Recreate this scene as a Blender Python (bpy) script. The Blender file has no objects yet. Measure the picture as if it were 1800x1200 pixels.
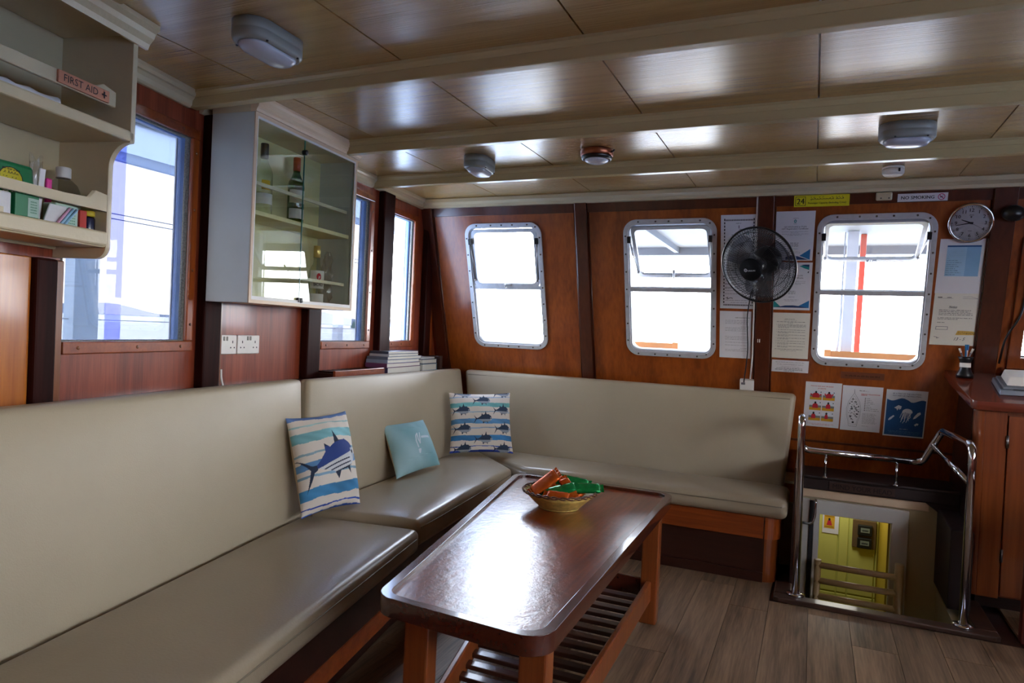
import bpy, bmesh, math, random
import numpy as np
from mathutils import Vector, Matrix
random.seed(7)
SC = bpy.context.scene
COL = SC.collection
PI = math.pi

# ------------------------------------------------------------------ camera
F_PX, ROLL, YAW, PITCH, EYE = 1200.0, .0452, math.radians(23.85), math.radians(.8), 1.25
_fw = np.array([-math.sin(YAW)*math.cos(PITCH), math.cos(YAW)*math.cos(PITCH), -math.sin(PITCH)])
_r0 = np.array([math.cos(YAW), math.sin(YAW), 0.0]); _u0 = np.cross(_r0, _fw)
_r = math.cos(ROLL)*_r0 + math.sin(ROLL)*_u0; _u = np.cross(_r, _fw)
cam_d = bpy.data.cameras.new('camera'); cam = bpy.data.objects.new('camera', cam_d); COL.objects.link(cam)
cam.matrix_world = Matrix(((_r[0], _u[0], -_fw[0], 0), (_r[1], _u[1], -_fw[1], 0), (_r[2], _u[2], -_fw[2], EYE), (0, 0, 0, 1)))
cam_d.sensor_width = 36; cam_d.lens = 24; cam_d.clip_start = .05; cam_d.clip_end = 6000
SC.camera = cam

# ------------------------------------------------------------------ sky, exposure
SC.view_settings.view_transform = 'Standard'; SC.view_settings.look = 'None'
SC.view_settings.exposure = -0.12; SC.view_settings.gamma = 1.0
SC.view_settings.use_curve_mapping = False
WORLD = bpy.data.worlds.new('overcast_sky'); SC.world = WORLD; WORLD.use_nodes = True
_n = WORLD.node_tree.nodes; _l = WORLD.node_tree.links; _n.clear()
_o = _n.new('ShaderNodeOutputWorld'); _b = _n.new('ShaderNodeBackground'); _tc = _n.new('ShaderNodeTexCoord')
_sx = _n.new('ShaderNodeSeparateXYZ'); _rp = _n.new('ShaderNodeValToRGB')
_l.new(_tc.outputs['Generated'], _sx.inputs[0]); _l.new(_sx.outputs['Z'], _rp.inputs[0])
_rp.color_ramp.elements[0].position = 0.0; _rp.color_ramp.elements[0].color = (1, 1, 1, 1)
_rp.color_ramp.elements[1].position = .6; _rp.color_ramp.elements[1].color = (.66, .76, .95, 1)
_l.new(_rp.outputs[0], _b.inputs[0]); _b.inputs[1].default_value = 24.0
_l.new(_b.outputs[0], _o.inputs[0])
SC.cycles.max_bounces = 10; SC.cycles.transparent_max_bounces = 16; SC.cycles.diffuse_bounces = 6
SC.cycles.sample_clamp_indirect = 6.0; SC.cycles.caustics_reflective = False; SC.cycles.caustics_refractive = False

# ------------------------------------------------------------------ geometry of the saloon
CEIL = 2.13
RAKE = .297; RS, RC = math.sin(RAKE), math.cos(RAKE)
WP = np.array([0, 4.42, .97]); WU = np.array([0, -RS, RC]); WN = np.array([0, RC, RS])   # raked front wall: point, up along it, outward
EX = np.array([1., 0, 0])
def WF(x, w, d=0.0):                       # front-wall coordinates: across, up the rake, out into the room
    return WP + EX*x + WU*w - WN*d
KINK = np.array([-2.292, 1.97])
D1 = np.array([-.2148, .9766]); D2 = np.array([-.1106, .9939])       # runs of the left wall, aft and forward of its bend
N1 = np.array([D1[1], -D1[0]]); N2 = np.array([D2[1], -D2[0]])       # into the room
def L1(y, z, d=0.0):
    t = (y-KINK[1])/D1[1]; p = KINK + D1*t + N1*d; return np.array([p[0], p[1], z])
def L2(y, z, d=0.0):
    t = (y-KINK[1])/D2[1]; p = KINK + D2*t + N2*d; return np.array([p[0], p[1], z])

# ------------------------------------------------------------------ materials
def lin(c):
    return tuple((x/255/12.92 if x/255 <= .04045 else ((x/255+.055)/1.055)**2.4) for x in c[:3]) + (1,)
def _new(name):
    m = bpy.data.materials.new(name); m.use_nodes = True
    nt = m.node_tree; b = nt.nodes['Principled BSDF']
    return m, nt, b
def _set(b, **k):
    for kk, v in k.items():
        if kk in b.inputs: b.inputs[kk].default_value = v
def plain(name, c, rough=.5, metal=0, coat=0, var=.12, vs=6.0, bump=0.0, bs=60.0, spec=.5, stretch=(1, 1, 1), sheen=0):
    m, nt, b = _new(name); N = nt.nodes; L = nt.links
    _set(b, Roughness=rough, Metallic=metal); b.inputs['Coat Weight'].default_value = coat; b.inputs['Coat Roughness'].default_value = .17
    b.inputs['Specular IOR Level'].default_value = spec
    tc = N.new('ShaderNodeTexCoord'); mp = N.new('ShaderNodeMapping'); mp.inputs['Scale'].default_value = stretch
    L.new(tc.outputs['Object'], mp.inputs[0])
    nz = N.new('ShaderNodeTexNoise'); nz.inputs['Scale'].default_value = vs; nz.inputs['Detail'].default_value = 5
    L.new(mp.outputs[0], nz.inputs['Vector'])
    rp = N.new('ShaderNodeValToRGB'); L.new(nz.outputs[0], rp.inputs[0])
    a = lin(c)
    rp.color_ramp.elements[0].position = .3; rp.color_ramp.elements[0].color = tuple(x*(1-var) for x in a[:3])+(1,)
    rp.color_ramp.elements[1].position = .7; rp.color_ramp.elements[1].color = tuple(min(1, x*(1+var)) for x in a[:3])+(1,)
    L.new(rp.outputs[0], b.inputs['Base Color'])
    if bump:
        n2 = N.new('ShaderNodeTexNoise'); n2.inputs['Scale'].default_value = bs; n2.inputs['Detail'].default_value = 4
        L.new(mp.outputs[0], n2.inputs['Vector'])
        bp = N.new('ShaderNodeBump'); bp.inputs['Strength'].default_value = bump; bp.inputs['Distance'].default_value = .004
        L.new(n2.outputs[0], bp.inputs['Height']); L.new(bp.outputs[0], b.inputs['Normal'])
    return m
def wood(name, c1, c2, rough=.3, coat=.4, scale=1.0, axis='z', bump=.05, obj_random=False, coat_rough=.1, ring=14.0, coat_bump=0):
    m, nt, b = _new(name); N = nt.nodes; L = nt.links
    _set(b, Roughness=rough); b.inputs['Coat Weight'].default_value = coat; b.inputs['Coat Roughness'].default_value = coat_rough
    tc = N.new('ShaderNodeTexCoord'); mp = N.new('ShaderNodeMapping')
    st = {'x': (.05, 1, 1), 'y': (1, .05, 1), 'z': (1, 1, .05)}[axis]
    mp.inputs['Scale'].default_value = tuple(s*scale for s in st)
    src = tc.outputs['Object']
    if obj_random:
        oi = N.new('ShaderNodeObjectInfo'); vm = N.new('ShaderNodeVectorMath'); vm.operation = 'SCALE'; vm.inputs[0].default_value = (37, 53, 11)
        L.new(oi.outputs['Random'], vm.inputs['Scale']); va = N.new('ShaderNodeVectorMath'); L.new(src, va.inputs[0]); L.new(vm.outputs[0], va.inputs[1]); src = va.outputs[0]
    L.new(src, mp.inputs[0])
    nz = N.new('ShaderNodeTexNoise'); nz.inputs['Scale'].default_value = ring; nz.inputs['Detail'].default_value = 6; nz.inputs['Distortion'].default_value = .6
    L.new(mp.outputs[0], nz.inputs['Vector'])
    n2 = N.new('ShaderNodeTexNoise'); n2.inputs['Scale'].default_value = ring*7; n2.inputs['Detail'].default_value = 3
    L.new(mp.outputs[0], n2.inputs['Vector'])
    mx = N.new('ShaderNodeMix'); mx.data_type = 'FLOAT'; mx.inputs[0].default_value = .35
    L.new(nz.outputs[0], mx.inputs[2]); L.new(n2.outputs[0], mx.inputs[3])
    rp = N.new('ShaderNodeValToRGB'); L.new(mx.outputs[0], rp.inputs[0])
    rp.color_ramp.elements[0].position = .36; rp.color_ramp.elements[0].color = lin(c1)
    rp.color_ramp.elements[1].position = .64; rp.color_ramp.elements[1].color = lin(c2)
    out = rp.outputs[0]
    if obj_random:
        hs = N.new('ShaderNodeHueSaturation'); mr = N.new('ShaderNodeMapRange'); mr.inputs[3].default_value = .84; mr.inputs[4].default_value = 1.12
        L.new(oi.outputs['Random'], mr.inputs[0]); L.new(mr.outputs[0], hs.inputs['Value']); L.new(out, hs.inputs['Color']); out = hs.outputs[0]
    L.new(out, b.inputs['Base Color'])
    if bump:
        bp = N.new('ShaderNodeBump'); bp.inputs['Strength'].default_value = bump; bp.inputs['Distance'].default_value = .003
        L.new(mx.outputs[0], bp.inputs['Height']); L.new(bp.outputs[0], b.inputs['Normal'])
    if coat_bump:
        b.inputs['Coat IOR'].default_value = 1.55; b.inputs['Specular IOR Level'].default_value = .15
        n3 = N.new('ShaderNodeTexNoise'); n3.inputs['Scale'].default_value = 24; n3.inputs['Detail'].default_value = 7; n3.inputs['Roughness'].default_value = .7
        L.new(tc.outputs['Object'], n3.inputs['Vector'])
        b3 = N.new('ShaderNodeBump'); b3.inputs['Strength'].default_value = coat_bump; b3.inputs['Distance'].default_value = .004
        L.new(n3.outputs[0], b3.inputs['Height']); L.new(b3.outputs[0], b.inputs['Coat Normal']); L.new(b3.outputs[0], b.inputs['Normal'])
    return m
def glass(name, tint, gloss=1.0, rough=.0, ior=1.5):
    m, nt, b = _new(name); N = nt.nodes; L = nt.links; N.remove(b)
    out = N['Material Output']
    tr = N.new('ShaderNodeBsdfTransparent'); tr.inputs[0].default_value = tint + (1,)
    gl = N.new('ShaderNodeBsdfGlossy'); gl.inputs['Roughness'].default_value = rough
    fr = N.new('ShaderNodeFresnel'); ge = N.new('ShaderNodeNewGeometry'); bf = N.new('ShaderNodeMath'); bf.operation = 'MULTIPLY_ADD'
    bf.inputs[1].default_value = 1/ior-ior; bf.inputs[2].default_value = ior; L.new(ge.outputs['Backfacing'], bf.inputs[0]); L.new(bf.outputs[0], fr.inputs[0])
    mu = N.new('ShaderNodeMath'); mu.operation = 'MULTIPLY'; mu.inputs[1].default_value = gloss; L.new(fr.outputs[0], mu.inputs[0])
    mx = N.new('ShaderNodeMixShader'); L.new(mu.outputs[0], mx.inputs[0]); L.new(tr.outputs[0], mx.inputs[1]); L.new(gl.outputs[0], mx.inputs[2])
    L.new(mx.outputs[0], out.inputs[0])
    return m
def emit(name, c, s):
    m, nt, b = _new(name); b.inputs['Emission Color'].default_value = lin(c); b.inputs['Emission Strength'].default_value = s
    b.inputs['Base Color'].default_value = lin(c); return m
def vcol(name, rough=.8):
    m, nt, b = _new(name); N = nt.nodes; L = nt.links
    a = N.new('ShaderNodeAttribute'); a.attribute_name = 'print'; L.new(a.outputs['Color'], b.inputs['Base Color']); b.inputs['Roughness'].default_value = rough
    nz = N.new('ShaderNodeTexNoise'); nz.inputs['Scale'].default_value = 500; bp = N.new('ShaderNodeBump'); bp.inputs['Strength'].default_value = .15; bp.inputs['Distance'].default_value = .001
    L.new(nz.outputs[0], bp.inputs['Height']); L.new(bp.outputs[0], b.inputs['Normal'])
    return m

M = {}
M['front_wood'] = wood('varnished_front_panelling', (122, 54, 17), (168, 86, 31), rough=.32, coat=.5, axis='z', ring=9, coat_rough=.16)
M['front_dark'] = wood('dark_varnished_batten', (66, 28, 15), (88, 40, 22), rough=.3, coat=.5, axis='z', ring=9)
M['side_wood'] = wood('red_veneer_panelling', (112, 44, 28), (158, 74, 48), rough=.34, coat=.35, axis='z', ring=16, scale=1.3)
M['post'] = wood('dark_mahogany_post', (34, 12, 10), (52, 20, 16), rough=.34, coat=.25, axis='z')

for _nd in M['post'].node_tree.nodes:
    if _nd.type == 'BSDF_PRINCIPLED': _nd.inputs['Specular IOR Level'].default_value = .06; _nd.inputs['Coat Weight'].default_value = .0; _nd.inputs['Roughness'].default_value = .45
M['matte_dark'] = plain('dark_hood_paint', (34, 20, 20), rough=.55, var=.15)
M['orange'] = wood('orange_varnished_trim', (140, 62, 22), (176, 88, 36), rough=.28, coat=.6, axis='z')
M['stile'] = wood('amber_varnished_stile', (160, 84, 20), (196, 116, 36), rough=.3, coat=.5, axis='z')
M['orange_x'] = wood('orange_varnished_rail', (120, 48, 18), (158, 76, 30), rough=.3, coat=.6, axis='x')
M['brown'] = wood('brown_varnished_board', (108, 58, 26), (138, 80, 40), rough=.3, coat=.5, axis='z')
M['table'] = wood('table_mahogany', (92, 32, 12), (146, 66, 26), rough=.3, coat=1.0, axis='y', ring=10, coat_rough=.065, coat_bump=.34, bump=0)
M['table_rim'] = wood('table_rim_mahogany', (66, 26, 17), (80, 33, 21), rough=.26, coat=.8, axis='y', ring=12, bump=0)
M['table_leg'] = wood('table_leg_wood', (120, 58, 26), (150, 78, 36), rough=.35, coat=.4, axis='z')
M['slat'] = wood('dark_slat_wood', (54, 28, 20), (76, 42, 30), rough=.35, coat=.4, axis='x')
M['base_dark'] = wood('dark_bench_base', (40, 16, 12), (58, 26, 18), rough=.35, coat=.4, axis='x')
M['counter'] = wood('counter_mahogany', (116, 52, 20), (152, 78, 32), rough=.28, coat=.6, axis='z', ring=10)
M['counter_top'] = wood('counter_top_mahogany', (92, 36, 22), (124, 54, 36), rough=.22, coat=.8, axis='x', ring=10)
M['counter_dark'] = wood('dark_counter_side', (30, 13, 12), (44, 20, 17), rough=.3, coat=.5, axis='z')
M['floor'] = wood('weathered_floor_plank', (92, 70, 50), (160, 128, 97), rough=.5, coat=.08, axis='y', ring=18, obj_random=True, bump=.12, coat_rough=.4)
M['sill'] = wood('worn_dark_sill', (46, 28, 22), (84, 58, 44), rough=.45, coat=.2, axis='x', ring=10)
M['cream'] = plain('cream_gloss_paint', (206, 192, 158), rough=.3, var=.05, bump=.12, bs=90)
M['beam'] = plain('cream_beam_paint', (192, 174, 128), rough=.22, var=.06, bump=.06, bs=40, stretch=(.3, 1, 1))
M['peach'] = plain('peach_frame_paint', (226, 200, 168), rough=.35, var=.05)
M['cab_grey'] = plain('pale_grey_cabinet_paint', (196, 202, 196), rough=.35, var=.04, bump=.08, bs=40)
M['cab_in'] = plain('pale_cream_cabinet_lining', (236, 228, 172), rough=.5, var=.05)
M['shelf_in'] = plain('cream_shelf_back', (196, 182, 146), rough=.45, var=.07)
M['vinyl_back'] = plain('cream_vinyl', (174, 162, 138), rough=.42, var=.05, vs=2.5, bump=.12, bs=220)
M['vinyl_seat'] = plain('taupe_vinyl_seat', (160, 146, 123), rough=.28, var=.07, vs=2.5, bump=.10, bs=140)
M['piping'] = plain('vinyl_seam', (120, 110, 92), rough=.5)
M['ceil'] = plain('tan_satin_laminate', (184, 148, 88), rough=.24, var=.12, vs=14, bump=1.0, bs=80, stretch=(.05, 2.2, 1), coat=1.0)
for _nd in M['ceil'].node_tree.nodes:
    if _nd.type == 'BSDF_PRINCIPLED': _nd.inputs['Coat IOR'].default_value = 1.8; _nd.inputs['Coat Roughness'].default_value = .27
M['seam'] = plain('ceiling_joint_strip', (186, 170, 140), rough=.35)
M['seam_dark'] = plain('ceiling_joint_dark', (70, 55, 38), rough=.5)
M['alu'] = plain('brushed_window_aluminium', (206, 211, 218), rough=.36, metal=.35, var=.08, vs=30)
M['chrome'] = plain('polished_stainless', (215, 216, 220), rough=.08, metal=1, var=.02)
M['steel'] = plain('satin_steel', (150, 150, 152), rough=.3, metal=1)
M['screw'] = plain('screw_head', (96, 92, 88), rough=.4, metal=.8)
M['black'] = plain('black_plastic', (22, 24, 28), rough=.35, var=.1)
M['badge'] = plain('matt_black_badge', (16, 18, 22), rough=.7, spec=.2)
M['blackwire'] = plain('black_coated_wire', (30, 31, 36), rough=.3)
M['blade'] = glass('smoked_fan_blade', (.33, .34, .38), gloss=1.2, rough=.15)
M['white'] = plain('white_plastic', (232, 230, 226), rough=.35, var=.03)
M['lampgrey'] = plain('grey_lamp_housing', (138, 140, 134), rough=.4, var=.05)
M['diffuser'] = plain('frosted_lamp_glass', (186, 188, 198), rough=.22, var=.03)
M['copper'] = plain('copper_lamp_ring', (150, 84, 58), rough=.3, metal=.6)
M['lens'] = plain('clear_ribbed_lens', (222, 224, 230), rough=.15, var=.1, vs=90)
M['paper'] = plain('white_paper', (226, 226, 232), rough=.7, var=.02)
M['paper_warm'] = plain('warm_white_paper', (228, 225, 214), rough=.7, var=.03)
M['ink'] = plain('black_ink', (34, 34, 40), rough=.7)
M['grey_ink'] = plain('grey_ink', (110, 110, 118), rough=.7)
M['red_ink'] = plain('red_ink', (190, 40, 60), rough=.7)
M['jacket'] = plain('red_print', (200, 44, 60), rough=.7)
M['yel_ink'] = plain('ochre_print', (214, 164, 40), rough=.7)
M['grey_print'] = plain('grey_print', (130, 134, 132), rough=.7)
M['teal_ink'] = plain('teal_print', (30, 140, 145), rough=.7)
M['blue_ink'] = plain('blue_print', (40, 120, 180), rough=.7)
M['navy_ink'] = plain('navy_print', (36, 62, 110), rough=.7)
M['pale_blue'] = plain('pale_blue_print', (140, 186, 222), rough=.7)
M['lblue'] = plain('light_blue_print', (168, 206, 232), rough=.7)
M['poster_blue'] = plain('deep_blue_print', (34, 88, 148), rough=.6, var=.2, vs=3)
M['poster_white'] = plain('poster_white', (222, 228, 238), rough=.6)
M['tape'] = plain('yellow_tape', (214, 174, 84), rough=.6)
M['yellow_sign'] = plain('yellow_sign_plastic', (222, 212, 34), rough=.4, var=.04)
M['magenta'] = plain('magenta_ring_print', (190, 50, 110), rough=.6)
M['red_wood'] = plain('engraved_red_wood', (206, 140, 108), rough=.5, var=.1, vs=20)
M['faded'] = plain('faded_wood_plate', (112, 62, 42), rough=.5, var=.12)
M['plate'] = plain('dark_engraved_plate', (60, 40, 34), rough=.5)
M['plate_ink'] = plain('plate_lettering', (26, 16, 14), rough=.6)
M['win_tint'] = glass('pale_blue_window_glass', (.285, .287, .297), gloss=.5)
M['film'] = glass('lavender_pane_overlap', (.62, .64, .95), gloss=.3)  # lavender tint stands in for doubled glass where sliding panes overlap
M['win_clear'] = glass('clear_window_glass', (.94, .95, .96), gloss=.6)
M['cab_glass'] = glass('greenish_cabinet_glass', (.93, .955, .93), gloss=1.2)
M['glass_edge'] = plain('green_glass_edge', (40, 110, 100), rough=.2)
M['shelf_glass'] = plain('pale_shelf_edge', (214, 210, 180), rough=.3)
M['reveal_blue_light'] = plain('blue_lit_reveal', (120, 150, 208), rough=.4)  # blue light falling on the reveal is put into its colour
M['seal'] = plain('grey_stone_seal', (120, 118, 112), rough=.9, var=.35, vs=160)
M['lav'] = plain('lavender_painted_steel', (176, 184, 236), rough=.4, var=.03)
M['deckwhite'] = plain('white_painted_deckwork', (226, 230, 238), rough=.45, var=.03)
M['deckblue'] = plain('pale_blue_deck_paint', (206, 224, 238), rough=.5, var=.05)
M['canopy'] = plain('grey_canopy_underside', (104, 107, 112), rough=.6, var=.05)
def canvas(name, c, k):
    m, nt, b = _new(name); N = nt.nodes; L = nt.links; b.inputs['Base Color'].default_value = lin(c); b.inputs['Roughness'].default_value = .9
    tl = N.new('ShaderNodeBsdfTranslucent'); tl.inputs[0].default_value = lin(c); mx = N.new('ShaderNodeMixShader'); mx.inputs[0].default_value = k
    L.new(b.outputs[0], mx.inputs[1]); L.new(tl.outputs[0], mx.inputs[2]); L.new(mx.outputs[0], N['Material Output'].inputs[0]); return m
M['awning'] = canvas('pale_blue_awning_canvas', (222, 232, 246), .95)
M['teak'] = plain('teak_deck', (206, 196, 180), rough=.7, var=.15, vs=8)
M['mast'] = plain('pale_grey_mast_paint', (186, 190, 197), rough=.5, var=.03)
M['bench_wood'] = plain('orange_bench_wood', (180, 118, 62), rough=.5, var=.1, vs=9)
M['plaid_blue'] = plain('blue_plaid', (36, 52, 130), rough=.8)
M['plaid_white'] = plain('cream_plaid', (210, 200, 184), rough=.8)
M['redpole'] = plain('red_painted_pole', (196, 72, 52), rough=.45)
M['wire'] = plain('grey_wire_rope', (190, 194, 202), rough=.4, metal=.4)
M['hill'] = plain('hazy_hill', (150, 160, 178), rough=1)
M['islet'] = plain('green_islet', (96, 116, 110), rough=1, var=.3)
M['sea'] = plain('pale_sea', (150, 168, 190), rough=.3, var=.15, vs=.05, bump=.8, bs=.35, stretch=(1, 1, 1))  # sky reflection and haze are put into the pale base colour
M['yellow'] = plain('yellow_cabin_paint', (212, 212, 112), rough=.5, var=.03)
M['yellow2'] = plain('mustard_cabin_paint', (190, 160, 40), rough=.5, var=.05)
M['frame_grey'] = plain('pale_grey_door_paint', (206, 204, 198), rough=.45, var=.04)
M['tan'] = plain('tan_painted_timber', (178, 146, 98), rough=.4, var=.12)
M['well'] = plain('cream_stairwell_paint', (196, 184, 150), rough=.5, var=.06)
M['meter'] = plain('black_meter_case', (24, 26, 24), rough=.4)
M['screen'] = plain('grey_lcd', (120, 130, 118), rough=.3)
M['board'] = plain('brown_meter_board', (104, 82, 52), rough=.5)

# ------------------------------------------------------------------ mesh helpers
class MB:
    def __init__(s): s.bm = bmesh.new(); s.mats = []
    def mi(s, m):
        if m not in s.mats: s.mats.append(m)
        return s.mats.index(m)
    def hexa(s, b, t, m=None):
        v = [s.bm.verts.new(Vector(p)) for p in list(b)+list(t)]
        i = s.mi(m) if m else 0
        for f in ((3, 2, 1, 0), (4, 5, 6, 7), (0, 1, 5, 4), (1, 2, 6, 5), (2, 3, 7, 6), (3, 0, 4, 7)):
            fc = s.bm.faces.new([v[k] for k in f]); fc.material_index = i
        return s
    def box(s, x0, x1, y0, y1, z0, z1, m=None):
        return s.hexa([(x0, y0, z0), (x1, y0, z0), (x1, y1, z0), (x0, y1, z0)], [(x0, y0, z1), (x1, y0, z1), (x1, y1, z1), (x0, y1, z1)], m)
    def prism(s, pts, vec, m=None):
        i = s.mi(m) if m else 0
        vec = Vector(vec); a = [s.bm.verts.new(Vector(p)) for p in pts]; b = [s.bm.verts.new(Vector(p)+vec) for p in pts]
        n = len(pts)
        fs = [s.bm.faces.new(a[::-1]), s.bm.faces.new(b)]
        for k in range(n): fs.append(s.bm.faces.new((a[k], a[(k+1) % n], b[(k+1) % n], b[k])))
        for f in fs: f.material_index = i
        return s
    def poly(s, pts, m=None):
        f = s.bm.faces.new([s.bm.verts.new(Vector(p)) for p in pts]); f.material_index = s.mi(m) if m else 0
        return s
    def tube(s, path, r, seg=10, closed=False, m=None):
        P = [Vector(p) for p in path]; n = len(P); i = s.mi(m) if m else 0
        rs = r if isinstance(r, (list, tuple)) else [r]*n
        rings = []; prev = None
        for k in range(n):
            if closed: t = P[(k+1) % n]-P[k-1]
            else: t = P[min(k+1, n-1)]-P[max(k-1, 0)]
            t.normalize()
            if prev is None:
                a = Vector((0, 0, 1)) if abs(t.z) < .9 else Vector((1, 0, 0)); u = t.cross(a).normalized()
            else:
                u = (prev-t*prev.dot(t)).normalized()
            prev = u; w = t.cross(u)
            rings.append([s.bm.verts.new(P[k]+(u*math.cos(2*PI*j/seg)+w*math.sin(2*PI*j/seg))*rs[k]) for j in range(seg)])
        for k in range(n if closed else n-1):
            A, B = rings[k], rings[(k+1) % n]
            for j in range(seg):
                f = s.bm.faces.new((A[j], A[(j+1) % seg], B[(j+1) % seg], B[j])); f.material_index = i; f.smooth = True
        if not closed:
            s.bm.faces.new(rings[0][::-1]).material_index = i; s.bm.faces.new(rings[-1]).material_index = i
        return s
    def lathe(s, prof, origin, axis=(0, 0, 1), seg=24, sx=1.0, m=None, xdir=None, wob=None, cap=True):
        ax = Vector(axis).normalized(); i = s.mi(m) if m else 0
        a = Vector(xdir) if xdir is not None else (Vector((1, 0, 0)) if abs(ax.x) < .9 else Vector((0, 1, 0)))
        u = (a-ax*a.dot(ax)).normalized(); w = ax.cross(u); o = Vector(origin); rings = []
        for (r, z) in prof:
            rings.append([s.bm.verts.new(o+ax*z+(u*math.cos(2*PI*j/seg)*sx+w*math.sin(2*PI*j/seg))*r*(wob(j, seg, z) if wob else 1)) for j in range(seg)])
        for k in range(len(prof)-1):
            A, B = rings[k], rings[k+1]
            for j in range(seg):
                f = s.bm.faces.new((A[j], A[(j+1) % seg], B[(j+1) % seg], B[j])); f.material_index = i; f.smooth = True
        if cap and prof[0][0] > 1e-4: s.bm.faces.new(rings[0][::-1]).material_index = i
        if cap and prof[-1][0] > 1e-4: s.bm.faces.new(rings[-1]).material_index = i
        return s
    def mesh(s, me, mat4, m=None):
        i = s.mi(m) if m else 0
        vs = [s.bm.verts.new(mat4 @ v.co) for v in me.vertices]
        for p in me.polygons:
            try:
                f = s.bm.faces.new([vs[k] for k in p.vertices]); f.material_index = i
            except ValueError: pass
        return s
    def build(s, name, mat, parent=None, bevel=0, seg=2, smooth=False, weld=False):
        if weld: bmesh.ops.remove_doubles(s.bm, verts=s.bm.verts, dist=1e-5)
        bmesh.ops.recalc_face_normals(s.bm, faces=s.bm.faces)
        me = bpy.data.meshes.new(name); s.bm.to_mesh(me); s.bm.free()
        for k in (s.mats if s.mats else [mat]): me.materials.append(M[k] if isinstance(k, str) else k)
        return link(name, me, parent, bevel, seg, smooth)
def link(name, me, parent=None, bevel=0, seg=2, smooth=False):
    o = bpy.data.objects.new(name, me); COL.objects.link(o)
    if parent is not None:
        o.parent = parent; o.matrix_parent_inverse = world_of(parent).inverted()
    if bevel:
        b = o.modifiers.new('bevel', 'BEVEL'); b.width = bevel; b.segments = seg; b.limit_method = 'ANGLE'; b.angle_limit = math.radians(40)
    if smooth:
        for p in me.polygons: p.use_smooth = True
    return o
def world_of(o):
    m = Matrix.LocRotScale(o.location, o.rotation_euler, o.scale)
    return (world_of(o.parent) @ o.matrix_parent_inverse @ m) if o.parent else m
def tag(o, label=None, cat=None, group=None, kind=None):
    if label: o['label'] = label
    if cat: o['category'] = cat
    if group: o['group'] = group
    if kind: o['kind'] = kind
    return o
def thing(name, label, cat, loc, group=None):
    o = bpy.data.objects.new(name, None); COL.objects.link(o); o.location = Vector(loc); o.empty_display_size = .05
    return tag(o, label, cat, group)
def struct(name, loc=(0, 0, 0)):
    o = bpy.data.objects.new(name, None); COL.objects.link(o); o.location = Vector(loc); o['kind'] = 'structure'; return o
def rrect(x0, x1, y0, y1, r, n=6):
    out = []
    for cx, cy, a in ((x1-r, y1-r, 0), (x0+r, y1-r, 90), (x0+r, y0+r, 180), (x1-r, y0+r, 270)):
        for k in range(n+1):
            t = math.radians(a+90*k/n); out.append((cx+r*math.cos(t), cy+r*math.sin(t)))
    return out
def rpoly(pts, r, n=6):
    out = []; N = len(pts)
    for i in range(N):
        p = Vector(pts[i]); a = Vector(pts[i-1])-p; b = Vector(pts[(i+1) % N])-p
        a.normalize(); b.normalize(); h = math.acos(max(-1, min(1, a.dot(b))))/2; rr = r[i] if isinstance(r, (list, tuple)) else r
        if rr <= 0: out.append(tuple(p)); continue
        d = rr/math.tan(h); c = p+(a+b).normalized()*(rr/math.sin(h)); s, e = p+a*d-c, p+b*d-c
        a0 = math.atan2(s.y, s.x); a1 = math.atan2(e.y, e.x); da = (a1-a0+PI) % (2*PI)-PI
        for k in range(n+1):
            t = a0+da*k/n; out.append((c.x+rr*math.cos(t), c.y+rr*math.sin(t)))
    return out
def holed(outer, holes, depth, fr):
    """flat sheet with holes, depth thick, mapped by fr(u, v, d)"""
    cu = bpy.data.curves.new('tmp', 'CURVE'); cu.dimensions = '2D'; cu.fill_mode = 'BOTH'; cu.extrude = .5
    for loop in [outer]+list(holes):
        sp = cu.splines.new('POLY'); sp.points.add(len(loop)-1); sp.use_cyclic_u = True
        for k, (x, y) in enumerate(loop): sp.points[k].co = (x, y, 0, 1)
    ob = bpy.data.objects.new('tmp', cu); me = bpy.data.meshes.new_from_object(ob)
    bpy.data.objects.remove(ob); bpy.data.curves.remove(cu)
    for v in me.vertices:
        v.co = Vector(fr(v.co.x, v.co.y, (v.co.z+.5)*depth))
    bm = bmesh.new(); bm.from_mesh(me); bmesh.ops.remove_doubles(bm, verts=bm.verts, dist=1e-5); bmesh.ops.recalc_face_normals(bm, faces=bm.faces); bm.to_mesh(me); bm.free()
    return me
def holed_obj(name, outer, holes, depth, fr, mat, parent=None, bevel=0, seg=2):
    me = holed(outer, holes, depth, fr); me.materials.clear(); me.materials.append(M[mat]); return link(name, me, parent, bevel, seg)
_tcache = {}
def text_mesh(txt, size=1.0, bold=False, shear=0.0):
    k = (txt, size, bold, shear)
    if k not in _tcache:
        cu = bpy.data.curves.new('t', 'FONT'); cu.body = txt; cu.size = size; cu.align_x = 'CENTER'; cu.align_y = 'CENTER'; cu.resolution_u = 2; cu.shear = shear
        ob = bpy.data.objects.new('t', cu); me = bpy.data.meshes.new_from_object(ob); bpy.data.objects.remove(ob); bpy.data.curves.remove(cu)
        xs = [v.co.x for v in me.vertices] or [0]; ys = [v.co.y for v in me.vertices] or [0]
        _tcache[k] = (me, min(xs), max(xs), min(ys), max(ys))
    return _tcache[k]
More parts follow.
